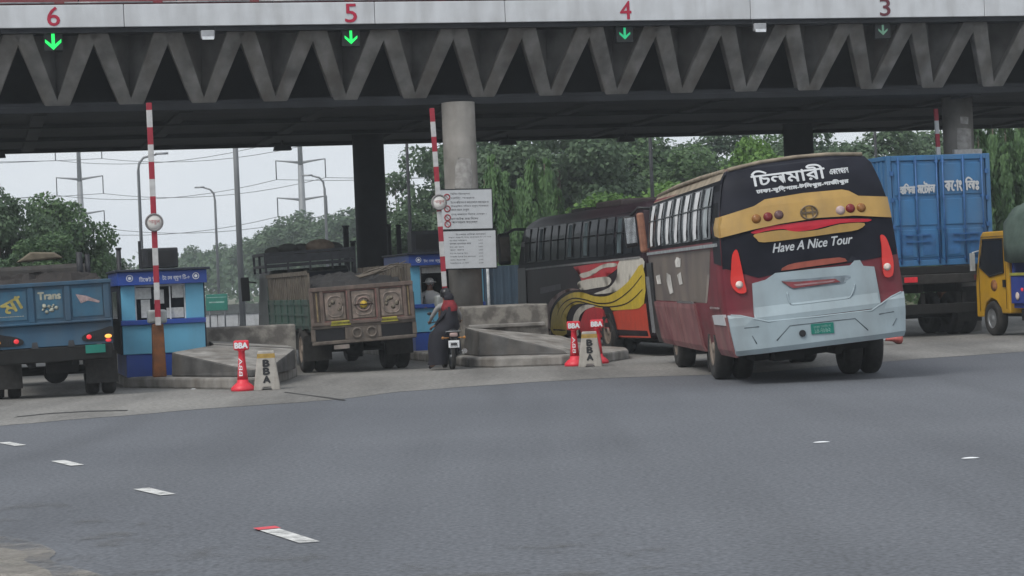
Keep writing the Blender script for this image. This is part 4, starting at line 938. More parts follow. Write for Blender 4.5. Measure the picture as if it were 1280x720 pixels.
for sx in (-1, 1):
    b = MB(); pl = smoothpoly([(sx * .48, 1.0), (sx * .55, .93), (sx * .9, .93), (sx * 1.0, .96), (sx * 1.0, 1.16), (sx * .8, 1.12), (sx * .58, 1.07)], 3)
    b.prism([(x, -.012, z) for x, z in pl], (0, .02, 0)); lp = b.build("lamp_housing", BLACK, bt)
    b = MB(); b.ball((sx * .60, -.02, 1.005), (.045, .02, .04)); b.build("tail_lamp", TLG, lp)
    b = MB(); b.ball((sx * .92, -.02, 1.0), (.06, .02, .034)); b.build("indicator", TLA, lp)
    b = MB(); b.ball((sx * .92, -.018, .93), (.05, .015, .03)); b.build("reflector", TLG if sx > 0 else mat("dull_lens", (.09, .02, .02), .3), lp)
    b = MB()
    for q in range(5): b.box(sx * (.68 + .035 * q) - .006, sx * (.68 + .035 * q) + .006, -.03, -.013, .95, 1.06)
    b.build("lamp_grille", DSTEEL, lp)
    b = MB(); b.box(sx * .3 - .06, sx * .3 + .06, -.02, .06, .86, .97, top=(.02, .02)); b.build("hinge", DSTEEL, bt)
b = MB(); b.box(.53, .86, -.035, -.012, .73, .87); b.build("number_plate", GREENP, bt)
b = MB(); b.box(-.9, .98, -.01, .06, .62, .87); b.build("rear_bumper", CHASS, bt, bevel=.02)
for sx in (-1, 1):
    b = MB(); b.box(sx * .97 - .03, sx * .97 + .03, .09, 5.2, 1.0, 1.95); b.build("side_panel", TB, bt, bevel=.01)
    b = MB()
    for k in range(6): b.box(sx * 1.01 - .02, sx * 1.01 + .02, .3 + .9 * k, .4 + .9 * k, 1.0, 1.95)
    b.build("side_rib", TB, bt)
b = MB(); b.box(-.95, .95, .1, 5.2, .95, 1.0); b.build("bed_floor", CHASS, bt)
b = MB(); b.box(-1.0, 1.0, 5.2, 5.27, .95, 1.92); b.build("headboard", TB, bt)
ld2 = heap(None, "earth_load", -.93, .93, .1, 5.15, 1.9, .24, mat("brown_earth_load", (.035, .03, .028), .95, col2=(.02, .018, .018), scale=4, bump=.4), 5); ld2.location = W(-9.97, -8.0); ld2.rotation_euler = (0, 0, YAW)
tag(ld2, "dark brown load heaped above the tailgate of the blue tipper truck", "cargo")
b = MB(); b.box(-1.02, 1.02, 5.5, 7.3, .7, 2.35, top=(.1, .15)); b.build("cab", mat("cab_brown_black", (.035, .033, .032), .7, dirt=.3), bt, bevel=.08)  # cab in an even brown-black
b = MB(); b.box(-.42, -.3, .1, 7.2, .55, .8); b.box(.3, .42, .1, 7.2, .55, .8); b.box(-.12, .42, .4, .9, .42, .6); b.build("chassis", CHASS, bt)
for sx in (-1, 1):
    wheel(bt, (sx * .8, 1.0, .45), .45, .5, DRIM, dual=True, side=sx); wheel(bt, (sx * .9, 6.2, .45), .45, .26, DRIM, side=sx)
    b = MB(); b.box(sx * .8 - .27, sx * .8 + .27, .42, .44, .2, .75); b.build("mud_flap", RUB, bt)
b = MB(); b.cyl((-.8, 1.0, .45), (.8, 1.0, .45), .08); b.ball((.05, 1.0, .42), (.22, .22, .2)); b.build("axle", CHASS, bt)
b = MB(); b.cyl((.75, 4.9, 1.9), (.75, 4.9, 2.55), .06); b.cyl((.9, 4.95, 1.9), (.9, 4.95, 2.5), .05); b.build("exhaust_stack", DSTEEL, bt)
b = MB(); b.prism([(-.55, .6, 2.33), (.25, .6, 2.38), (.1, .6, 2.48), (-.3, .6, 2.5)], (0, .8, 0)); sk = b.build("tarpaulin", mat("brown_tarp", (.13, .11, .08), .8, var=.3), None, loc=W(-9.97, -8.0), rot=(0, 0, YAW), bevel=.03)
tag(sk, "folded brown tarpaulin on top of the load of the blue tipper truck", "tarpaulin")
lean_all(bt, -.02)
# --- container trailer
ct = thing("container_truck", "articulated truck bed with grimy dark rear carrying the blue container", "truck", W(9.98, -.2), YAW)
b = MB(); b.box(-1.2, 1.2, -.05, 6.3, 1.42, 1.6); b.box(-.55, -.4, .2, 9.5, 1.0, 1.42); b.box(.4, .55, .2, 9.5, 1.0, 1.42); b.build("chassis", CHASS, ct, bevel=.02)
b = MB(); b.box(-1.22, 1.22, -.12, .0, 1.2, 1.42); b.build("rear_crossbar", mat("dusty_crossbar", (.03, .029, .028), .8, var=.4, scale=5), ct, bevel=.02)
b = MB(); b.box(-1.18, 1.18, .0, .1, .52, .75)
for x in (-.5, .5): b.box(x - .05, x + .05, .02, .1, .75, 1.0)
b.build("underrun_bar", CHASS, ct, bevel=.02)
for sx in (-1, 1):
    b = MB(); b.box(sx * .85 - .16, sx * .85 + .16, -.145, -.122, 1.25, 1.37); b.build("tail_lamp", mat("weak_tail_red", (.45, .02, .03), .3, emit=((1, .06, .07), .12)) if sx < 0 else mat("dull_lens", (.2, .03, .03), .3), ct, bevel=.01)
    for y in (1.3, 2.5): wheel(ct, (sx * .95, y, .5), .5, .56, STEEL, dual=True, side=sx)
    wheel(ct, (sx * 1.0, 8.2, .5), .5, .3, STEEL, side=sx)
    b = MB(); b.box(sx * .95 - .3, sx * .95 + .3, .7, .72, .3, 1.1); b.build("mud_flap", RUB, ct)
b = MB(); b.cyl((-.9, 1.3, .5), (.9, 1.3, .5), .1); b.cyl((-.9, 2.5, .5), (.9, 2.5, .5), .1); b.build("axle", CHASS, ct)
b = MB(); b.box(-1.2, 1.2, 6.9, 9.0, .8, 3.1, top=(.08, .15)); b.build("cab", mat("cab_grey", (.12, .12, .12), .5, dirt=.3), ct, bevel=.1)
cn = thing("shipping_container", "bright blue shipping container with white lettering on its rear doors", "container", W(9.98, -.2, 1.61), YAW)
CB = mat("container_blue", (.042, .16, .34), .5, var=.1, scale=1.5, dirt=.3); CBD = mat("container_rod_blue", (.03, .11, .28), .5, var=.2)
Hc, Wc = 2.5, 1.26
b = MB(); b.box(-Wc + .02, Wc - .02, .1, 6.05, .03, Hc - .03); b.build("shell", CB, cn)
b = MB()
for sx in (-1, 1): b.box(sx * (Wc - .05) - .05, sx * (Wc - .05) + .05, 0, .12, 0, Hc); b.box(sx * (Wc - .05) - .05, sx * (Wc - .05) + .05, 5.95, 6.07, 0, Hc)
b.box(-Wc + .1, Wc - .1, 0, .12, Hc - .12, Hc - .002); b.box(-Wc + .1, Wc - .1, 0, .12, .002, .14)
for sx in (-1, 1): b.box(sx * Wc - .015, sx * Wc + .01, .12, 5.95, Hc - .1, Hc - .002); b.box(sx * Wc - .015, sx * Wc + .01, .12, 5.95, .002, .12)
b.build("corner_frame", CB, cn, bevel=.015)
b = MB()
for sx in (-1, 1):
    for k in range(24): b.box(sx * (Wc - .02) - .02, sx * (Wc - .02) + .02, .25 + k * .235, .37 + k * .235, .13, Hc - .11)
b.build("corrugation", CB, cn)
for sx in (-1, 1):
    a, c = (.02, 1.14) if sx > 0 else (-1.14, -.02)
    b = MB(); b.box(a, c, .03, .08, .15, Hc - .13)
    for z0, z1 in ((.2, .82), (.92, 1.5), (1.6, 2.3)):
        for x0, x1 in ((a + .05, (a + c) / 2 - .03), ((a + c) / 2 + .03, c - .05)):
            b.box(x0, x1, .008, .031, z0, z1, top=(.0, .0))
    d = b.build("door", CB, cn, bevel=.01)
    for x in (a + .14 if sx < 0 else a + .06, (a + c) / 2, c - .1 if sx > 0 else c - .05):
        b = MB(); b.cyl((x, -.022, .05), (x, -.022, Hc - .04), .018, n=8)
        for z in (.15, .85, 1.55, 2.35): b.box(x - .04, x + .04, -.03, .006, z - .03, z + .03)
        b.build("lock_rod", CBD, d)
    b = MB()
    for z in (.55, .7): b.box((a + c) / 2 - .3, (a + c) / 2 + .3, -.045, -.02, z - .015, z + .015)
    b.build("door_handle", CBD, d)
    b = MB()
    for z in (.3, .9, 1.5, 2.1): b.box(sx * 1.16 - .04, sx * 1.16 + .04, -.02, .02, z - .05, z + .05)
    b.build("hinge", CBD, d)
    for q in range(2):
        x0 = a + .07 + q * .56; b = MB(); b.box(x0 + .05, x0 + .36, -.006, .004, .25, .72); b.build("stain_patch", mat("darker_blue_patch", (.035, .13, .30), .6, var=.25, scale=4), d)
lettering("lettering", [("হািসনা", -.975, -.61, 1.63, 1.86, 0, 0, .024), ("মেটাল", -.55, -.12, 1.64, 1.90, 0, 0, .024), ("কোং", .12, .54, 1.66, 1.92, 0, 0, .024), ("িলঃ", .63, .95, 1.68, 1.97, 0, 0, .024)], flat(-.004), CW, cn, off=.012)

# --- yellow and blue light truck with green canvas
pk = thing("light_truck", "small truck with yellow cab blue body and green canvas cover at the right edge", "truck", W(11.32, -4.95), YAW)
PY = mat("cab_yellow", (.52, .29, .015), .4, var=.12, scale=2, dirt=.25, coat=.2); PB = mat("body_royal_blue", (.025, .05, .26), .5, var=.15, scale=2, dirt=.3)
CAN = mat("green_canvas", (.095, .135, .115), .9, col2=(.055, .085, .07), scale=3, bump=.3)
# local: rear y=0, cab front y=4.3, left side x=-.78
yF = 4.3
prof = [(2.72, .62), (2.72, 2.22), (2.80, 2.31), (3.9, 2.31), (4.02, 2.22), (4.28, 1.42), (4.32, 1.2), (4.32, .42), (4.0, .42), (3.98, .55), (3.85, .74), (3.6, .84), (3.35, .78), (3.15, .62), (3.1, .50), (2.72, .50)]
b = MB(); b.prism([(-.76, y, z) for y, z in prof], (1.52, 0, 0)); b.build("cab", PY, pk, bevel=.03)
for sx in (-1, 1):
    b = MB(); b.prism([(sx * .764, y, z) for y, z in ((2.95, 1.42), (2.95, 2.12), (3.85, 2.12), (4.05, 1.55), (3.6, 1.34))], (sx * .012, 0, 0)); wdw = b.build("side_window", GLASS, pk)
    b = MB(); b.tube([(sx * .775, y, z) for y, z in ((2.93, 1.40), (2.93, 2.14), (3.87, 2.14), (4.08, 1.54), (3.6, 1.32), (2.93, 1.40))], .02, n=6); b.build("window_seal", BLACK, wdw)
    b = MB(); b.box(sx * .775 - .01, sx * .775 + .01, 2.86, 2.98, 1.08, 1.24); b.build("door_handle", BLACK, pk)
    b = MB(); b.tube([(sx * .772, y, z) for y, z in ((2.84, .6), (2.84, 2.2), (3.95, 2.2), (4.12, 1.5), (4.12, .55))], .006, n=4); b.build("door_gap", BLACK, pk)
    b = MB(); b.lathe([(0, 0), (.13, 0), (.13, .004), (0, .004)], Matrix.Translation((sx * .765, 3.42, 1.12)) @ Matrix.Rotation(sx * math.pi / 2, 4, 'Y') @ Matrix.Diagonal((1, 1.2, 1, 1)), n=10); b.build("door_emblem", mat("faded_brown_emblem", (.22, .09, .03), .7, var=.5, scale=20), pk)
    b = MB(); b.box(sx * .9 - .05, sx * .9 + .05, 4.12, 4.2, 1.45, 1.85); b.tube([(sx * .76, 4.1, 1.9), (sx * .9, 4.17, 1.86)], .015, n=6); b.build("side_mirror", mat("grey_mirror", (.35, .36, .36), .4), pk, bevel=.02)
    b = MB(); b.box(sx * .74 - .04, sx * .74 + .04, 0, 2.6, .72, 1.32); b.build("side_board", PB, pk, bevel=.015)
    b = MB(); b.box(sx * .75 - .05, sx * .75 + .05, -.0, 2.6, 1.325, 1.385); b.build("side_rail", mat("yellow_green_rail", (.30, .30, .06), .6, var=.2), pk)
    for y in (.1, .9, 1.75, 2.5):
        b = MB(); b.box(sx * .74 - .03, sx * .74 + .03, y - .03, y + .03, 1.385, 1.75); b.build("stake", PB, pk)
    wheel(pk, (sx * .66, 3.58, .39), .39, .22, STEEL, side=sx); wheel(pk, (sx * .62, .7, .39), .39, .4, STEEL, dual=True, side=sx)
    b = MB(); b.lathe([(0, 0), (.07, 0), (.09, .02), (.06, .03), (0, .03)], Matrix.Translation((sx * .78, 2.28, .88)) @ Matrix.Rotation(sx * math.pi / 2, 4, 'Y'), n=16); b.build("round_lamp", mat("clear_lamp", (.72, .66, .60), .2), pk)
    b = MB(); b.ball((sx * .785, 2.08, 1.02), (.015, .05, .04)); b.build("marker_lamp", mat("marker_red", (.6, .03, .04), .3, emit=((1, .05, .06), .2)), pk)
b = MB(); b.prism([(-.66, 4.06, 2.12), (.66, 4.06, 2.12), (.68, 4.265, 1.5), (-.68, 4.265, 1.5)], (0, .02, .008)); b.build("windscreen", GLASS, pk)
b = MB(); b.box(-.72, .72, 0, 2.6, .62, .72); b.box(-.72, .72, 2.56, 2.62, .72, 1.9); b.box(-.72, .72, -.02, .03, .72, 1.32); b.build("bed", PB, pk, bevel=.01)
b = MB(); b.box(-.4, .4, .1, 4.2, .42, .6); b.box(-.7, -.45, 1.3, 2.3, .35, .6); b.build("chassis", CHASS, pk)
b = MB(); rings = []
for j in range(15):
    y = -.08 + 2.78 * j / 14; sag = .03 * math.sin(j * 1.9)
    k = 1 - .10 * max(0, (abs(j - 7) - 5) / 2) ** 2
    rings.append([(-.86, y, 1.62 + sag), (-.87, y, 2.0), (-.85, y, 1.55 + 1.0 * k + sag * .5), (-.62, y, 1.55 + 1.32 * k + sag), (-.2, y, 1.55 + 1.42 * k - sag), (.2, y, 1.55 + 1.42 * k + sag), (.62, y, 1.55 + 1.32 * k), (.85, y, 1.55 + 1.0 * k), (.87, y, 2.0), (.86, y, 1.62 - sag)])
b.loft(rings); b.build("canvas_cover", CAN, pk)

# ------------------------------------------------------------------ bollards and concrete blocks
def red_bollard(loc, rz, lab, first=None):
    if first: return dup(first, loc, rz, lab)
    t = thing("lane_bollard", lab, "bollard", loc, rz, "red lane bollards at the island noses")
    b = MB(); b.lathe([(0, 0), (.195, 0), (.205, .03), (.20, .06), (.15, .11), (.10, .15), (.085, .22)], n=26); b.build("base", RED, t)
    b = MB(); b.lathe([(.092, .2), (.074, .36), (.060, .52), (.054, .67), (.075, .69)], n=18); col = b.build("column", RED, t)
    b = MB(); b.box(-.128, .128, -.045, .045, .69, .855); b.build("head", RED, t, bevel=.025)
    lettering("lettering", [("BBA", -.105, .105, .725, .815, 0, 0, .016)], flat(-.045), WHITE, t, off=.004)
    P, F = text_pts("BBA", 0, .30, -.03, .03)
    b = MB(); vv = [b.bm.verts.new((-.02 + y, -.094 + x * .10 - .006, .26 + x)) for x, y in P]
    for f in F: b.bm.faces.new([vv[i] for i in f])
    b.build("column_lettering", WHITE, t, normals=False)
    return t
rb = red_bollard(gp(304, 489), .05, "red lane bollard alone beside the concrete block left of the cargo truck")
red_bollard(gp(719, 458), .12, "red lane bollard left of the concrete block before the black coach", rb)
red_bollard(gp(748, 455), -.08, "red lane bollard right of the concrete block before the black coach", rb)
def bblock(loc, rz, lab, first=None):
    if first: return dup(first, loc, rz, lab)
    BC = mat("pale_block_concrete", (.36, .34, .31), .9, var=.15, scale=6, dirt=.5, bump=.2)
    t = thing("concrete_block", lab, "concrete block", loc, rz, "tapered concrete blocks at the island noses")
    b = MB(); b.prism([(-.225, z0, 0) if False else (x, 0, z) for x, z0, z in ((-.225, 0, 0), (-.09, 0, 0), (-.06, 0, .055), (.06, 0, .055), (.09, 0, 0), (.225, 0, 0), (.135, 0, .66), (-.135, 0, .66))], (0, .42, 0)); bd = b.build("body", BC, t, bevel=.015)
    for v in bd.data.vertices:
        k = v.co.z / .66 * .08
        v.co.y += k if v.co.y < .2 else -k
    b = MB(); b.loft([[(-.152, .065, .54), (.152, .065, .54), (.152, .36, .54), (-.152, .36, .54)], [(-.143, .073, .615), (.143, .073, .615), (.143, .35, .615), (-.143, .35, .615)]], smooth=False); b.build("yellow_band", mat("worn_ochre_band", (.33, .22, .06), .8, var=.25, scale=10), t)
    fs = lambda a, z, off: (a, z / .66 * .08 - off, z)
    lettering("lettering", [("B", -.05, .05, .40, .51, 0, 0, .02), ("B", -.05, .05, .265, .375, 0, 0, .02), ("A", -.055, .055, .13, .24, 0, 0, .02)], fs, BLACK, t, off=.006)
    return t
cb = bblock(gp(334, 488), .1, "tapered concrete block with black letters standing right of the lone red bollard")
bblock(gp(738, 459), -.05, "tapered concrete block with black letters standing between two red bollards", cb)
# toppled bollard base by the coach
fb = thing("fallen_bollard", "toppled faded red bollard lying behind the coach", "bollard", gp(1110, 431), .15)
b = MB(); b.lathe([(.05, -.42), (.06, -.1), (.1, .1), (.2, .2), (.21, .26), (0, .27)], Matrix.Translation((.0, 0, .12)) @ Matrix.Rotation(math.pi / 2, 4, 'Y') @ Matrix.Diagonal((.55, 1, 1, 1)), n=20); b.build("column", mat("faded_bollard_red", (.42, .10, .09), .7, var=.3, scale=8), fb)
b = MB(); b.lathe([(.062, -.34), (.085, -.08), (.078, -.08), (.055, -.34)], Matrix.Translation((.0, 0, .125)) @ Matrix.Rotation(math.pi / 2, 4, 'Y') @ Matrix.Diagonal((.6, 1.02, 1, 1)), n=18); b.build("pale_sleeve", WHITE, fb)

# ------------------------------------------------------------------ motorcycle and people
def skin_body(name, parent, verts, edges, radii, m_, root=0, sub=2):
    bm = bmesh.new(); sl = bm.verts.layers.skin.verify()
    vv = [bm.verts.new(Vector(v)) for v in verts]
    for i, v in enumerate(vv):
        r = radii[i]; v[sl].radius = (r, r) if not isinstance(r, tuple) else r; v[sl].use_root = (i == root)
    for e in edges: bm.edges.new((vv[e[0]], vv[e[1]]))
    me = bpy.data.meshes.new(name); bm.to_mesh(me); bm.free(); me.materials.append(m_)
    o = bpy.data.objects.new(name, me); C.objects.link(o); o.parent = parent
    o.modifiers.new("skin", 'SKIN')
    sb = o.modifiers.new("subsurf", 'SUBSURF'); sb.levels = sub; sb.render_levels = sub
    # bake to a plain mesh
    dg = bpy.context.evaluated_depsgraph_get(); dg.update()
    nm = bpy.data.meshes.new_from_object(o.evaluated_get(dg)); 
    o.modifiers.clear(); o.data = nm
    for p in nm.polygons: p.use_smooth = True
    return o
mo = thing("motorcycle", "dark motorcycle with white rear number plate standing by the island kerb", "motorcycle", W(-2.38, -4.75), .17)
# local: rear axle y=.3, front axle y=1.58
def mwheel(y, r):
    M = Matrix.Translation((0, y, r)) @ Matrix.Rotation(math.pi / 2, 4, 'Y')
    b = MB(); b.lathe([(r - .07, -.035), (r - .02, -.045), (r, -.02), (r, .02), (r - .02, .045), (r - .07, .035)], M, n=30, close=True); o = b.build("wheel", RUB, mo)
    b = MB(); b.lathe([(r - .09, -.03), (r - .07, -.034), (r - .07, .034), (r - .09, .03)], M, n=30, close=True); b.cyl((-.06, y, r), (.06, y, r), .045)
    for k in range(6): a = k * math.pi / 3; b.beam((0, y, r), (0, y + (r - .08) * math.cos(a), r + (r - .08) * math.sin(a)), .025, .025)
    b.build("rim", STEEL, o)
mwheel(.3, .3); mwheel(1.55, .3)
MK = mat("motorcycle_black", (.015, .015, .018), .3, var=.2)
b = MB(); b.tube([(0, .3, .3), (0, .75, .38), (0, 1.1, .45), (0, 1.25, .85)], .03); b.tube([(0, .2, .78), (0, .7, .72), (0, 1.25, .85)], .028)
for sx in (-1, 1): b.beam((sx * .09, .3, .3), (sx * .09, .75, .4), .03, .04); b.cyl((sx * .12, .33, .33), (sx * .11, .45, .72), .03)
b.build("frame", MK, mo)
b = MB(); b.loft([[(x * w, y, z + zz) for x, zz in ((-1, 0), (-.8, .14), (0, .2), (.8, .14), (1, 0), (0, -.06))] for y, z, w in ((.88, .76, .06), (1.0, .77, .12), (1.2, .80, .13), (1.32, .84, .07))]); b.build("fuel_tank", mat("tank_red", (.2, .02, .03), .3), mo)
b = MB(); b.loft([[(-w, y, z), (w, y, z), (w * .8, y, z + .07), (-w * .8, y, z + .07)] for y, z, w in ((-.02, .84, .08), (.2, .79, .13), (.6, .75, .13), (.92, .76, .10))]); b.build("seat", MK, mo, bevel=.02)
b = MB(); b.box(-.12, .12, .7, 1.02, .28, .58); b.cyl((0, .95, .5), (0, 1.15, .66), .08); b.build("engine", DSTEEL, mo, bevel=.03)
b = MB(); b.loft([[(-.07, y, z), (.07, y, z), (.06, y + .01, z + .03), (-.06, y + .01, z + .03)] for y, z in ((-.12, .56), (-.04, .68), (.1, .72), (.3, .70))]); b.build("rear_fender", MK, mo)
b = MB(); b.box(-.12, .12, -.10, -.085, .50, .66); npl = b.build("number_plate", WHITE, mo, bevel=.006)
lettering("plate_lettering", [("ঢাকা মেটো-হ", -.10, .10, .59, .63), ("৪৫-৩২", -.08, .08, .52, .575)], flat(-.10), INK, npl, off=.003)
b = MB(); b.box(-.09, .09, -.13, -.06, .74, .83); b.build("tail_lamp", mat("pale_tail_lamp", (.42, .30, .28), .3), mo, bevel=.03)
for sx in (-1, 1):
    b = MB(); b.cyl((sx * .1, -.06, .72), (sx * .22, -.08, .72), .012); b.ball((sx * .24, -.08, .72), .032); b.build("indicator", mat("amber_lens", (.35, .16, .04), .3), mo)
    b = MB(); b.tube([(0, 1.36, .98), (sx * .18, 1.34, 1.06), (sx * .36, 1.22, 1.04)], .014); b.build("handlebar", DSTEEL, mo)
    b = MB(); b.tube([(sx * .22, 1.32, 1.05), (sx * .3, 1.34, 1.2)], .007, n=5); b.ball((sx * .32, 1.34, 1.25), (.06, .02, .04)); b.build("mirror", MK, mo)
    b = MB(); b.cyl((sx * .08, 1.55, .3), (sx * .09, 1.32, .92), .025); b.build("fork", STEEL, mo)
    b = MB(); b.beam((sx * .1, .62, .33), (sx * .28, .62, .33), .03, .03); b.build("footrest", DSTEEL, mo)
b = MB(); b.cyl((.16, .75, .32), (.24, -.08, .42), .05, .055); b.build("exhaust", CHROME, mo)
b = MB(); b.tube([(.12, .25, .8), (.16, -.05, .86), (-.16, -.05, .86), (-.12, .25, .8)], .012, n=6); b.build("grab_rail", STEEL, mo)
b = MB(); b.lathe([(0, 0), (.09, 0), (.08, -.06), (0, -.1)], Matrix.Translation((0, 1.44, .95)) @ Matrix.Rotation(-math.pi / 2, 4, 'X'), n=18); b.build("headlamp", CHROME, mo)

SKIN = mat("brown_skin", (.20, .11, .075), .55, var=.08); HAIR = mat("black_hair", (.012, .011, .01), .6)
def hand(V, E, R, wrist, dirv, side, palm=(0, 0, -1)):
    """five bent fingers rooted in the palm, added to the body skeleton at vertex index wrist"""
    w = Vector(V[wrist]); d = Vector(dirv).normalized(); n = Vector(palm).normalized(); sd = d.cross(n).normalized() * side
    V.append(tuple(w + d * .05)); R.append((.022, .018)); E.append((wrist, len(V) - 1)); pal = len(V) - 1
    for k, L in enumerate((.070, .078, .074, .058)):
        o = sd * (.030 - .02 * k); p0 = w + d * .085 + o; p1 = p0 + d * L * .45 + n * .012; p2 = p1 + d * L * .2 + n * L * .45
        prev = pal
        for p, r in ((p0, .0105), (p1, .0095), (p2, .008)):
            V.append(tuple(p)); R.append((r, r)); E.append((prev, len(V) - 1)); prev = len(V) - 1
    p0 = w + d * .03 + sd * .04; p1 = p0 + d * .035 + sd * .018 + n * .01
    prev = pal
    for p, r in ((p0, .012), (p1, .009)):
        V.append(tuple(p)); R.append((r, r)); E.append((prev, len(V) - 1)); prev = len(V) - 1
def head_parts(t, c, face, helmet=None, hair=None, r=.1):
    """features on a head centred at c looking along face"""
    c = Vector(c); f = Vector(face).normalized(); s = f.cross(Vector((0, 0, 1))).normalized()
    M = Matrix((( s.x, f.x, 0, c.x), (s.y, f.y, 0, c.y), (s.z, f.z, 1, c.z), (0, 0, 0, 1)))
    b = MB()
    for q in (-1, 1): b.ball(M @ Vector((q * .034, .088, .0)), (.013, .013, .010), seg=8)
    b.build("eye", mat("eye_white", (.6, .58, .55), .3), t)
    b = MB()
    b.ball(M @ Vector((0, .098, -.045 + .02)), (.014, .018, .022), seg=8)
    for q in (-1, 1): b.ball(M @ Vector((q * .082, -.005, -.01)), (.012, .02, .032), seg=8)
    b.build("nose_and_ears", SKIN, t)
    b = MB(); b.ball(M @ Vector((0, .088, -.058)), (.026, .01, .008), seg=8); b.build("mouth", mat("lips", (.20, .07, .06), .5), t)
    if hair:
        b = MB(); b.ball(c + Vector((0, 0, .03)) - f * .02, (.098, .1, .105)); b.build("hair", hair, t)
# rider, astride, facing forward, holding the bars
rd = thing("person", "rider in a pale shirt and dark helmet astride the motorcycle holding its handlebar", "person", W(-2.38, -4.75), .17)
V = [(0, .72, .90), (0, .74, 1.05), (0, .80, 1.25), (0, .84, 1.42), (0, .87, 1.53), (0, .90, 1.66)]
E = [(0, 1), (1, 2), (2, 3), (3, 4), (4, 5)]; R = [(.15, .13), (.14, .11), (.16, .12), (.12, .09), (.055, .055), (.085, .10)]
for sx in (-1, 1):
    b0 = len(V); V += [(sx * .19, .84, 1.40), (sx * .32, .98, 1.18), (sx * .34, 1.14, 1.08)]; E += [(3, b0), (b0, b0 + 1), (b0 + 1, b0 + 2)]; R += [(.065, .065), (.048, .048), (.03, .03)]
    hand(V, E, R, b0 + 2, (0, 1, -.25), -sx, (0, -.2, -1))
    b1 = len(V); V += [(sx * .14, .78, .84), (sx * .24, 1.12, .78), (sx * .26, .86, .40), (sx * .26, 1.02, .36)] if sx > 0 else [(sx * .14, .78, .84), (sx * .30, 1.06, .70), (sx * .38, .86, .32), (sx * .40, .84, .08), (sx * .41, 1.0, .045)]
    seq = list(range(b1, len(V))); E += [(0, b1)] + list(zip(seq, seq[1:])); R += [(.095, .095), (.07, .07), (.045, .045), (.035, .035)] if sx > 0 else [(.095, .095), (.07, .07), (.05, .05), (.042, .042), (.035, .035)]
bd = skin_body("body", rd, V, E, R, mat("pale_shirt", (.26, .26, .26), .8, var=.12))
bd.data.materials.append(mat("dark_trousers", (.02, .022, .03), .85)); bd.data.materials.append(SKIN)
for p in bd.data.polygons:
    c_ = p.center
    p.material_index = 2 if (c_.z > 1.5 or c_.y > 1.1 and c_.z > .95) else (1 if c_.z < .92 else 0)
head_parts(rd, (0, .92, 1.66), (0, 1, 0))
b = MB(); b.ball((0, .90, 1.70), (.125, .14, .125)); b.lathe([(.122, 0), (.125, .06)], Matrix.Translation((0, .90, 1.62)), n=18); b.build("helmet", MK, rd)
# pillion passenger sitting sideways in a long dark robe
pp = thing("person", "passenger in a long dark robe and red scarf sitting sideways behind the rider", "person", W(-2.38, -4.75), .17)
V = [(0, .36, .90), (0, .36, 1.05), (0, .38, 1.22), (0, .40, 1.40), (0, .41, 1.50), (0, .42, 1.60)]
E = [(0, 1), (1, 2), (2, 3), (3, 4), (4, 5)]; R = [(.16, .14), (.14, .115), (.15, .12), (.12, .09), (.055, .055), (.085, .095)]
for (sy, el, wr, dv) in ((.16, (-.12, .60, 1.16), (-.04, .76, 1.08), (.3, 1, 0)), (-.15, (-.24, .22, 1.14), (-.36, .34, .98), (-.6, .8, -.3))):
    b0 = len(V); V += [(-.02, .40 + sy, 1.37), el, wr]; E += [(3, b0), (b0, b0 + 1), (b0 + 1, b0 + 2)]; R += [(.062, .062), (.046, .046), (.028, .028)]
    hand(V, E, R, b0 + 2, dv, 1 if sy > 0 else -1)
for y in (.28, .46):
    b1 = len(V); V += [(-.12, y, .88), (-.33, y + .02, .80), (-.36, y + .02, .40), (-.38, y + .02, .14), (-.48, y + .03, .09)]
    E += [(0, b1)] + [(b1 + k, b1 + k + 1) for k in range(4)]; R += [(.09, .09), (.068, .068), (.05, .05), (.035, .035), (.03, .03)]
ROBE = mat("black_robe", (.012, .012, .018), .85, var=.3, scale=4)
bd = skin_body("body", pp, V, E, R, ROBE)
bd.data.materials.append(SKIN)
for p in bd.data.polygons:
    c_ = p.center
    p.material_index = 1 if (c_.z > 1.48 or c_.z < .16 or (c_.y > .77 and c_.z > .95) or (c_.x < -.345 and .86 < c_.z < 1.01)) else 0
head_parts(pp, (-.0, .42, 1.61), (-.7, .7, 0))
b = MB(); rings = []
for z, cx, cy, rx, ry in ((1.40, 0, .39, .17, .21), (1.15, -.02, .37, .20, .22), (.95, -.08, .36, .28, .26), (.80, -.18, .36, .30, .26), (.55, -.26, .37, .25, .25), (.25, -.30, .38, .22, .25), (.13, -.32, .38, .22, .26)):
    rings.append([(cx + rx * math.cos(a) * (1 + .06 * math.sin(5 * a + z * 9)), cy + ry * math.sin(a) * (1 + .06 * math.sin(4 * a + z * 7)), z) for a in [2 * math.pi * k / 26 for k in range(26)]])
b.loft(rings, caps=False); b.build("robe", ROBE, pp)
SCF = mat("red_scarf", (.17, .012, .018), .8, var=.3, scale=9)
b = MB(); rings = []
for z, rx, ry, cy in ((1.70, .03, .03, .41), (1.695, .08, .085, .41), (1.62, .11, .118, .41), (1.52, .11, .12, .40)):
    rings.append([(rx * math.cos(a), cy + ry * math.sin(a), z) for a in [2 * math.pi * k / 20 for k in range(20)]])
b.loft(rings); b.build("head_cover", ROBE, pp)
b = MB(); rings = []
for z, rx, ry, cy in ((1.545, .112, .12, .40), (1.47, .15, .17, .39), (1.40, .185, .205, .38), (1.33, .18, .205, .37), (1.30, .16, .19, .35)):
    rings.append([(rx * math.cos(a) * (1 + .05 * math.sin(6 * a)), cy + ry * math.sin(a) * (1 + .04 * math.sin(5 * a)), z + .04 * math.sin(a + .5) * (z < 1.3)) for a in [2 * math.pi * k / 22 for k in range(22)]])
b.loft(rings, caps=False); b.build("scarf", SCF, pp)
for t_ in (mo, rd, pp): t_.scale = (.87, .87, .87)
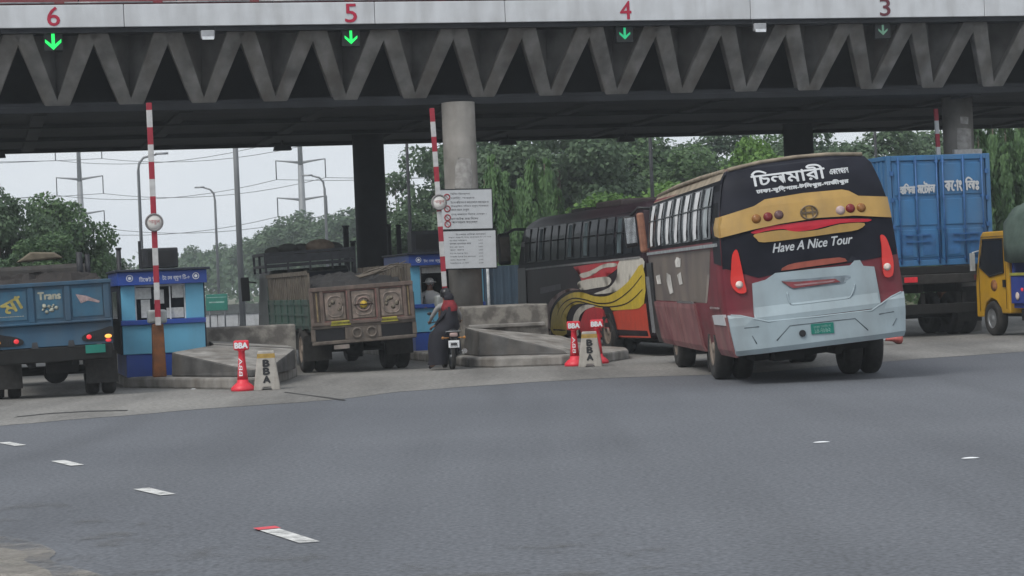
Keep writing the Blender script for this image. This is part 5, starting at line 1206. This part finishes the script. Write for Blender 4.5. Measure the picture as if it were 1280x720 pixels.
# booth attendant leaning at the window of the half-hidden booth
bp = thing("person", "attendant in white shirt and white cap at the half hidden booth's window", "person", W(-1.33, 2.42, .10), YAW + math.pi)
V = [(0, 0, .82), (0, .02, 1.0), (0, .06, 1.2), (0, .1, 1.36), (0, .12, 1.45), (0, .14, 1.58)]
E = [(0, 1), (1, 2), (2, 3), (3, 4), (4, 5)]; R = [(.15, .12), (.14, .11), (.16, .11), (.12, .09), (.055, .055), (.082, .098)]
for sx in (-1, 1):
    b0 = len(V); V += [(sx * .19, .1, 1.33), (sx * .24, .2, 1.12), (sx * .18, .34, 1.09)]; E += [(3, b0), (b0, b0 + 1), (b0 + 1, b0 + 2)]; R += [(.062, .062), (.046, .046), (.03, .03)]
    hand(V, E, R, b0 + 2, (-.1 * sx, 1, -.05), -sx)
    b1 = len(V); V += [(sx * .1, 0, .8), (sx * .11, .0, .45), (sx * .11, -.02, .08), (sx * .11, .1, .045)]; E += [(0, b1), (b1, b1 + 1), (b1 + 1, b1 + 2), (b1 + 2, b1 + 3)]; R += [(.09, .09), (.06, .06), (.042, .042), (.035, .035)]
bd = skin_body("body", bp, V, E, R, mat("white_shirt", (.45, .46, .46), .8, var=.1)); bd.data.materials.append(SKIN); bd.data.materials.append(mat("dark_trousers", (.02, .022, .03), .85))
for p in bd.data.polygons:
    c_ = p.center; p.material_index = 1 if (c_.z > 1.43 or c_.y > .33) else (2 if c_.z < .82 else 0)
head_parts(bp, (0, .15, 1.58), (0, 1, 0), hair=None)
b = MB(); b.ball((0, .13, 1.63), (.1, .115, .085)); b.lathe([(.09, 0), (.15, -.012), (.15, -.004), (.09, .01)], Matrix.Translation((0, .15, 1.62)), n=16, close=True); b.build("cap", mat("white_cap", (.68, .68, .67), .8), bp)
# ------------------------------------------------------------------ background: posts, lamps, pylons, wires, fence
def pole_to(x, y, D): return at(x, y, D)
def post(lab, x, y, D, r=.05, name="steel_post", group="dark posts beyond the toll lanes", m_=None):
    p = at(x, y, D); t = thing(name, lab, "post", (p.x, p.y, 0), YAW, group)
    b = MB(); b.cyl((0, 0, .1), (0, 0, p.z), r, n=10); b.build("shaft", m_ or DSTEEL, t)
    b = MB(); b.cyl((0, 0, 0), (0, 0, .1), r * 2.2, n=12); b.cyl((0, 0, p.z), (0, 0, p.z + .04), r * 1.3, n=10); b.build("foot_and_cap", DSTEEL, t)
    return t
post("thin dark post just left of the blue booth", 148, 312, 45, .05)
post("taller of two dark posts left of the dark column", 432, 284, 52, .07)
post("shorter dark post against the left side of the dark column", 441, 303, 52, .06)
post("left one of two dark posts right of the dark column", 486, 282, 54, .05)
post("right one of two dark posts right of the dark column", 498, 283, 54, .06)
def mast(lab, x, y, D, r0, r1, m_=GALV, h=None):
    p = at(x, y, D); t = thing("mast", lab, "pole", (p.x, p.y, 0), 0, "tall plain masts behind the plaza")
    z = h or p.z; b = MB(); b.cyl((0, 0, .2), (0, 0, z), r0, r1, n=12); b.build("shaft", m_, t)
    b = MB(); b.cyl((0, 0, 0), (0, 0, .2), r0 * 2, n=12); b.build("base", CONC, t)
mast("tall grey mast rising past the canopy between the lamp and the pylon", 294, 178, 80, .12, .08, h=12)
mast("slender grey mast directly behind the raised boom of the blue booth", 187, 180, 95, .09, .06, h=12)
mast("thin dark mast in front of the trees right of the dark column", 508, 170, 80, .07, .05, DSTEEL, h=9.5)
mast("thin dark mast standing out before the trees left of the coach roof", 812, 160, 80, .08, .06, DSTEEL, h=9.5)
mast("thin dark mast behind the toll canopy above the blue container", 1093, 150, 85, .07, .05, DSTEEL, h=9)
def street_lamp(lab, x, y, D, side, arm, x1=None):
    p = at(x, y, D); t = thing("street_lamp", lab, "street lamp", (p.x, p.y, 0), 0, "grey street lamps beyond the plaza")
    H_ = p.z; b = MB(); b.tube([(0, 0, .15), (0, 0, H_ - .9), (side * .06, 0, H_ - .45), (side * .3, 0, H_ - .15), (side * arm, 0, H_)], [.11, .08, .075, .065, .05], n=8); b.build("pole", GALV, t)
    b = MB(); b.loft([[(side * (arm + a), q * w, H_ + z) for q, z in ((-1, -.02), (1, -.02), (.7, .09), (-.7, .09))] for a, w in ((-.05, .08), (.2, .14), (.62, .10))]); b.build("lamp_head", STEEL, t)
    b = MB(); b.box(-.2, .2, -.2, .2, 0, .2); b.build("base", CONC, t)
street_lamp("street lamp with long arm curving right behind the boom of the blue booth", 172, 194, 115, 1, 1.0)
street_lamp("smaller street lamp with head turned left, right of the blue booth", 268, 234, 150, -1, .75)
street_lamp("street lamp with head turned left beside the bigger pylon", 405, 219, 140, -1, .8)
def pylon(lab, x, D, ytop):
    base = at(x, ytop, D); t = thing("power_pylon", lab, "pylon", (base.x, base.y, 0), 0, "steel monopole power pylons")
    b = MB(); b.cyl((0, 0, .4), (0, 0, 20.2), .75, .42, n=12); b.cyl((0, 0, 20.2), (0, 0, 34), .38, .2, n=12); b.build("mast", GALV, t)
    b = MB(); b.cyl((0, 0, 0), (0, 0, .4), 1.1, n=12); b.build("base", CONC, t)
    tips = []
    for z in (15.4, 20.9, 26.4, 31.5):
        for sx in (-1, 1):
            b = MB(); b.tube([(0, 0, z - .35), (sx * 1.4, 0, z - .15), (sx * 3.7, 0, z + .1)], [.26, .18, .09], n=6); b.build("cross_arm", GALV, t)
            b = MB(); b.cyl((sx * 3.65, 0, z + .05), (sx * 3.65, 0, z - 2.7), .085, n=6); b.build("insulator", DSTEEL, t)
            tips.append(Vector((base.x + sx * 3.65, base.y, z - 2.7)))
    return tips
ta = pylon("power pylon seen above the left tree with arms half hidden by leaves", 98, 340, 190)
tb = pylon("power pylon with clear double arms left of the dark column", 375, 320, 190)
for k in range(8):
    A, B_ = ta[k], tb[k]
    L = A + (A - B_) * 1.6 + Vector((0, -120, 3)); R_ = B_ + (B_ - A) * 2.2 + Vector((0, 40, 6))
    pts = []
    for P0, P1, sag in ((L, A, 2.5), (A, B_, 1.6), (B_, R_, 3)):
        for q in range(10):
            u = q / 10; p = P0.lerp(P1, u); p.z -= sag * 4 * u * (1 - u); pts.append(p)
    pts.append(R_)
    b = MB(); b.tube(pts, .045, n=4)
    tag(b.build("power_line", mat("cable_grey", (.10, .105, .11), .7)), "thin cable strung between the two pylons at %s, on the %s side" % (["the lowest arm", "the second arm", "the third arm", "the top arm"][k // 2], ["left", "right"][k % 2]), "cable", "power lines between the pylons")
# blue sheet fence behind the signboard pillar, far kerb wall and road sign
fn = thing("sheet_fence", "dull slate blue sheet metal fence between the signboards and the black coach", "fence", at(622, 385, 66), YAW)
fn.location.z = 0
b = MB(); b.box(-3.4, 1.2, 0, .04, .05, 2.15)
for k in range(20): b.box(-3.4 + .235 * k, -3.32 + .235 * k, -.03, .0, .05, 2.15)
b.build("sheet", mat("slate_blue_sheet", (.055, .09, .13), .6, var=.15, scale=1, dirt=.2), fn)
b = MB()
b.cyl((-.28, -.07, 0), (-.28, -.07, 2.3), .045, n=8); b.build("post", mat("pale_pipe", (.45, .48, .5), .5), fn)
wl_ = thing("guard_wall", "low white panelled guard wall far along the road right of the blue booth", "wall", at(285, 400, 108), 0); wl_.location.z = 0
b = MB()
for k in range(6): b.box(-2.6 + 1.05 * k, -1.58 + 1.05 * k, 0, .3, 0, .62)
b.build("panel", mat("white_wall_panel", (.42, .43, .44), .7, var=.1, dirt=.2), wl_, bevel=.02)
b = MB(); b.box(-2.7, 3.8, -.05, .35, .62, 1.1); b.build("coping", mat("dark_coping", (.09, .10, .10), .8, var=.2), wl_)
sg = thing("road_sign", "small green direction sign standing beyond the blue booth", "road sign", at(271, 378, 100), 0); zc = sg.location.z; sg.location.z = 0
b = MB(); b.box(-.5, .5, -.03, .03, zc - .38, zc + .38); b.build("panel", mat("sign_green", (.015, .16, .12), .5, var=.1), sg, bevel=.02)
b = MB(); b.box(-.46, .46, -.036, -.031, zc + .22, zc + .25); b.box(-.35, .35, -.036, -.031, zc - .02, zc + .04); b.build("sign_stripe", mat("pale_green_line", (.25, .4, .36), .6), sg)
for x in (-.35, .35):
    b = MB(); b.cyl((x, .05, 0), (x, .05, zc + .3), .04, n=8); b.build("post", GALV, sg)
hs = thing("house", "small pale gabled house far away behind the dark post by the blue booth", "house", at(157, 345, 210), .3); hs.location.z = 0
b = MB(); b.box(-2.2, 2.2, 0, 4, 0, 3.0); b.build("wall", mat("pale_plaster", (.42, .40, .38), .8), hs)
b = MB(); b.prism([(-2.6, -.3, 3.0), (2.6, -.3, 3.0), (0, -.3, 4.9)], (0, 4.6, 0)); b.build("roof", mat("tin_roof", (.38, .38, .38), .5), hs)
b = MB(); b.box(-.5, .5, -.03, .02, 0, 2.0); b.build("door", DSTEEL, hs)
b = MB(); b.box(-1.7, -.9, -.03, .02, 1.1, 2.0); b.box(.9, 1.7, -.03, .02, 1.1, 2.0); b.build("window", GLASS, hs)

# ------------------------------------------------------------------ trees
def quads_mesh(name, cen, nor, siz, asp, m_, rs):
    n = len(cen)
    t = rs.normal(size=(n, 3)); t -= nor * (t * nor).sum(1, keepdims=True); t /= np.linalg.norm(t, axis=1, keepdims=True) + 1e-9
    bt_ = np.cross(nor, t)
    a = t * siz[:, None] * asp; c = bt_ * siz[:, None]
    v = np.empty((n, 4, 3)); v[:, 0] = cen - a; v[:, 1] = cen - c * .6 ; v[:, 2] = cen + a; v[:, 3] = cen + c * .6
    me = bpy.data.meshes.new(name)
    me.vertices.add(n * 4); me.vertices.foreach_set("co", v.reshape(-1).astype(np.float32))
    me.loops.add(n * 4); me.loops.foreach_set("vertex_index", np.arange(n * 4, dtype=np.int32))
    me.polygons.add(n); me.polygons.foreach_set("loop_start", np.arange(0, n * 4, 4, dtype=np.int32)); me.polygons.foreach_set("loop_total", np.full(n, 4, dtype=np.int32))
    me.update(); me.validate(); me.materials.append(m_)
    return me
BARK = mat("tree_bark", (.085, .07, .055), .95, var=.3, scale=8, bump=.4)
L_DARK = leaf_mat("dark_leaves", (.040, .074, .048), (.10, .155, .085))
L_MID = leaf_mat("mid_leaves", (.038, .080, .044), (.105, .175, .075))
L_BRI = leaf_mat("bright_leaves", (.05, .12, .03), (.14, .25, .06))
L_ASH = leaf_mat("weeping_leaves", (.038, .085, .042), (.105, .19, .072))
def broad(seed, H_, rx, rz, ncl, nl, ls, lm, trunk=.35, base=.32, gap=0.):
    """a tree of unit scale: trunk with limbs, crown of leaf clumps"""
    rs = np.random.RandomState(seed); zc = H_ - rz
    cl = []
    while len(cl) < ncl:
        p = rs.uniform(-1, 1, 3); d = np.linalg.norm(p)
        if d > 1 or d < .35: continue
        cl.append(np.array([p[0] * rx * .78, p[1] * rx * .78, zc + p[2] * rz * .8]))
    cl = np.array(cl); cr = rs.uniform(.22, .42, ncl) * rx
    w = cr ** 2; idx = rs.choice(ncl, nl, p=w / w.sum())
    d = rs.normal(size=(nl, 3)); d /= np.linalg.norm(d, axis=1, keepdims=True)
    rad = cr[idx] * rs.uniform(.35, 1.08, nl) ** .6
    cen = cl[idx] + d * rad[:, None] * np.array([1, 1, .72])
    nor = d * .6 + rs.normal(size=(nl, 3)) * .5 + np.array([0, 0, .45]); nor /= np.linalg.norm(nor, axis=1, keepdims=True)
    return cl, quads_mesh("crown", cen, nor, rs.uniform(.6, 1.3, nl) * ls, .8, lm, rs)
def make_tree(name, lab, seed, H_, rx, rz, ncl, nl, ls, lm, tr=.2, group=None):
    cl, me = broad(seed, H_, rx, rz, ncl, nl, ls, lm)
    t = thing(name, lab, "tree", (0, 0, 0), 0, group)
    o = bpy.data.objects.new("crown", me); C.objects.link(o); o.parent = t
    rr = random.Random(seed); zt = H_ - 2 * rz * .85
    b = MB(); top = Vector((rr.uniform(-.2, .2), rr.uniform(-.2, .2), max(1.2, zt)))
    b.tube([(0, 0, -.1), (0, 0, .5), top * .5 + Vector((.08, .05, 0)), top, top + Vector((.1, 0, rz))], [tr * 1.4, tr, tr * .85, tr * .7, tr * .3], n=9)
    for k in range(min(9, len(cl))):
        e = Vector(cl[k * len(cl) // 9 % len(cl)]); m1 = top.lerp(e, .5) + Vector((0, 0, -.2)); b.tube([top - Vector((0, 0, .3)), m1, e], [tr * .5, tr * .3, tr * .1], n=6)
    b.build("trunk", BARK, t)
    return t
def weeping(seed, H_, r, nl, lm):
    rs = np.random.RandomState(seed)
    t = thing("weeping_tree", "x", "tree", (0, 0, 0), 0, "narrow weeping trees in the row")
    cs, ns = [], []
    nst = 64
    z0 = rs.uniform(.08, 1, nst) * H_; az = rs.uniform(0, 6.283, nst)
    for z, a in zip(z0, az):
        rr_ = r * (1.12 - (z / H_) ** 2.2) * rs.uniform(.35, 1.25) + .08; n = nl // nst; u = rs.uniform(0, 1, n)
        ln = rs.uniform(1.0, 2.4)
        x = math.cos(a) * rr_ * (u ** .45); y = math.sin(a) * rr_ * (u ** .45); zz = z + .25 * np.sin(np.minimum(u * 3, 1.5)) - ln * u ** 1.6
        cs.append(np.stack([x, y, zz], 1) + rs.normal(size=(n, 3)) * .07)
        nn = np.stack([np.full(n, math.cos(a)), np.full(n, math.sin(a)), np.full(n, .35)], 1) + rs.normal(size=(n, 3)) * .35; ns.append(nn / np.linalg.norm(nn, axis=1, keepdims=True))
    cs = np.concatenate(cs); ns = np.concatenate(ns); cs[:, 2] = np.maximum(cs[:, 2], .15)
    n = len(cs); me = bpy.data.meshes.new("crown")
    sz = rs.uniform(.05, .10, n)[:, None]; side = np.cross(ns, [0, 0, 1.0]); side /= np.linalg.norm(side, axis=1, keepdims=True) + 1e-9
    dn = np.array([0, 0, -1.0]) + ns * .25
    v = np.empty((n, 4, 3)); v[:, 0] = cs; v[:, 1] = cs + side * sz * .55 + dn * sz * 1.4; v[:, 2] = cs + dn * sz * 3.2; v[:, 3] = cs - side * sz * .55 + dn * sz * 1.4
    me.vertices.add(n * 4); me.vertices.foreach_set("co", v.reshape(-1).astype(np.float32)); me.loops.add(n * 4); me.loops.foreach_set("vertex_index", np.arange(n * 4, dtype=np.int32))
    me.polygons.add(n); me.polygons.foreach_set("loop_start", np.arange(0, n * 4, 4, dtype=np.int32)); me.polygons.foreach_set("loop_total", np.full(n, 4, dtype=np.int32)); me.update(); me.validate(); me.materials.append(lm)
    o = bpy.data.objects.new("crown", me); C.objects.link(o); o.parent = t
    b = MB(); b.cyl((0, 0, -.1), (0, 0, H_ * .95), .12, .03, n=8); b.build("trunk", BARK, t)
    return t
G_BACK = "tall broad trees behind the plaza"; G_FAR = "hazy trees far down the road"
TP = {  # one of each kind; every further tree is a copy of one of these
    "dark": make_tree("broad_tree", "", 11, 10.0, 4.2, 3.9, 34, 15000, .17, L_DARK, .28, G_BACK),
    "dark2": make_tree("broad_tree", "", 12, 10.0, 3.8, 4.2, 30, 14000, .17, L_MID, .26, G_BACK),
    "open": make_tree("broad_tree", "", 13, 10.0, 3.0, 4.2, 24, 5200, .17, L_DARK, .2, G_BACK),
    "bright": make_tree("young_tree", "", 14, 6.0, 2.8, 2.3, 26, 11000, .14, L_BRI, .14, "bright green young trees"),
    "left": make_tree("broad_tree", "", 15, 7.0, 2.9, 2.8, 36, 15000, .13, L_DARK, .22, "trees left of the plaza"),
    "left2": make_tree("broad_tree", "", 16, 7.0, 2.6, 2.5, 34, 13000, .13, L_MID, .2, "trees left of the plaza"),
    "far": make_tree("far_tree", "", 17, 10.0, 4.6, 4.0, 30, 9000, .24, L_DARK, .3, G_FAR),
    "weep": weeping(21, 8.0, .95, 12000, L_ASH), "weep2": weeping(22, 8.0, .85, 11000, L_ASH)}
TH = {"dark": 10, "dark2": 10, "open": 10, "bright": 6, "left": 7, "left2": 7, "far": 10, "weep": 8, "weep2": 8}
used = set(); rr = random.Random(77)
def tree(kind, x, ytop, D, lab, wide=1.0):
    p = at(x, ytop, D); s_ = p.z / TH[kind]; loc = (p.x, p.y, 0); rz = rr.uniform(0, 6.28)
    if kind in used: o = dup(TP[kind], loc, rz, lab)
    else:
        used.add(kind); o = TP[kind]; o.location = loc; o.rotation_euler = (0, 0, rz); o["label"] = lab
    o.scale = (s_ * wide, s_ * wide, s_); return o
# left group
tree("left", -6, 222, 76, "dark green tree at the left edge above the tipper truck", .8)
tree("left2", 82, 232, 82, "lighter green rounded tree above the right half of the tipper truck", .85)
tree("left", 118, 300, 88, "lower green tree just left of the blue booth", .9)
tree("left2", 40, 285, 72, "low leafy tree between the two big trees above the tipper truck", 1.1)
# far hazy trees along the road
for k, (x, y, D) in enumerate(((215, 318, 330), (242, 306, 300), (275, 303, 310), (305, 296, 290), (330, 290, 280), (352, 270, 235), (380, 262, 225), (408, 266, 220), (436, 258, 210), (455, 275, 230), (190, 328, 360), (165, 335, 360), (140, 325, 340))):
    tree("far", x, y, D, "hazy far tree, number %s from the right in the far treeline" % ["nine", "eight", "seven", "six", "five", "four", "three", "two", "one", "one hidden behind the column", "ten", "eleven", "twelve"][k] if k != 9 else "hazy far tree hidden right behind the dark column", 1.15)
# behind the dark column
tree("open", 494, 205, 100, "open crowned tree with sky gaps just right of the dark column", .9)
tree("open", 540, 172, 96, "open crowned tree with sky gaps behind the left of the stone pillar", .95)
tree("dark", 515, 258, 88, "low leafy tree above the half hidden booth", 1.1)
tree("open", 566, 178, 104, "open crowned tree directly behind the stone pillar", 1.0)
# right group
names = ["just right of the stone pillar", "above the signboards", "above the front of the black coach", "above the middle of the black coach", "above the rear of the black coach", "between the two coaches, rear one", "left of the thin dark mast", "behind the thin dark mast", "above the left edge of the red coach", "above the middle of the red coach", "behind the dark right column", "above the red coach's right roof edge", "above the blue container", "behind the right pillar", "right of the right pillar", "at the right edge"]
xs = (612, 655, 695, 728, 765, 792, 825, 862, 905, 948, 1000, 1062, 1108, 1150, 1205, 1265)
ys = (150, 140, 138, 150, 145, 150, 172, 168, 150, 158, 150, 166, 150, 146, 140, 138)
for k, (x, y) in enumerate(zip(xs, ys)):
    tree(("dark", "dark2")[k % 2] if k not in (6, 11) else "open", x, y, (104, 112, 99, 118, 106)[k % 5], "tall broad tree in the back row " + names[k], 1.0)
for k, (x, y, D) in enumerate(((750, 246, 84), (782, 236, 82), (812, 226, 86), (845, 232, 84))):
    tree("bright", x, y, D, "bright green young tree above the black coach roof, %s" % ["nearest its front", "second from its front", "third from its front", "beside the red coach"][k], 1.25)
tree("bright", 962, 166, 86, "bright green young tree peeping above the red coach left of the dark column", .75)
for k, (x, y, kd) in enumerate(((617, 190, "weep"), (632, 214, "weep2"), (650, 220, "weep"), (664, 196, "weep2"), (680, 194, "weep"), (697, 236, "weep2"), (712, 258, "weep"), (640, 236, "weep2"), (672, 240, "weep2"), (605, 215, "weep"))):
    tree(kd, x, y, 78 + (k * 3) % 7, "narrow weeping tree in the row right of the signboards, %s" % ["the tall one nearest them", "second tall one", "short one in a gap", "the tallest in the middle", "just right of the tallest", "lower one on the right", "lowest one nearest the coach", "in front on the left", "in front in the middle", "half behind the pillar"][k], 1.0)
for k, (x, y, kd) in enumerate(((1222, 158, "weep2"), (1240, 148, "weep"), (1256, 150, "weep2"), (1272, 146, "weep"), (1288, 152, "weep2"))):
    tree(kd, x, y, 74 + (k * 3) % 5, "narrow weeping tree above the light truck, %s" % ["nearest the container", "second from the container", "in the middle", "second from the right edge", "at the right edge"][k], 1.1)
for k in TP:
    if k not in used: print("unused", k)
# dense undergrowth far away closes the view to the horizon
rs = np.random.RandomState(4); n = 26000
cx = rs.uniform(-170, 170, n); base_ = 250 + 40 * rs.uniform(size=n)
hh = 5.0 + 1.6 * np.sin(cx * .09) + 1.2 * np.sin(cx * .31 + 1) + .8 * np.sin(cx * .83)
cen = np.stack([cx, base_, hh * rs.uniform(0, 1, n) ** .7], 1); nor = rs.normal(size=(n, 3)) + [0, -.6, .5]; nor /= np.linalg.norm(nor, axis=1, keepdims=True)
me = quads_mesh("far_wood", cen, nor, rs.uniform(.3, .75, n), .8, L_DARK, rs); o = bpy.data.objects.new("far_wood", me); C.objects.link(o)
tag(o, "low dense far wood along the horizon behind the plaza", "wood", kind="stuff")
n = 16000; cx = rs.uniform(-2, 46, n); by = 84 + cx * .05 + rs.uniform(0, 5, n); hh = 2.4 + .5 * np.sin(cx * .7) + .4 * np.sin(cx * 1.9)
cen = np.stack([cx, by, hh * rs.uniform(0, 1, n) ** .7], 1); nor = rs.normal(size=(n, 3)) + [0, -.5, .6]; nor /= np.linalg.norm(nor, axis=1, keepdims=True)
me = quads_mesh("undergrowth", cen, nor, rs.uniform(.1, .22, n), .8, L_MID, rs); o = bpy.data.objects.new("undergrowth", me); C.objects.link(o)
tag(o, "mid green undergrowth at the foot of the trees behind the coaches", "undergrowth", kind="stuff")

# ------------------------------------------------------------------ damp summer air
HAZE = True
if HAZE:
    b = MB(); b.box(-420, 420, -20, 520, -1.0, 48)
    hm = bpy.data.materials.new("haze"); hm.use_nodes = True; hn = hm.node_tree.nodes
    hn.remove(hn["Principled BSDF"]); pv = hn.new("ShaderNodeVolumePrincipled"); pv.inputs["Color"].default_value = (.86, .92, .97, 1); pv.inputs["Density"].default_value = .0007
    hm.node_tree.links.new(pv.outputs[0], hn["Material Output"].inputs["Volume"])
    tag(b.build("haze", hm), "pale humid haze over the plaza and road", "haze", kind="stuff")
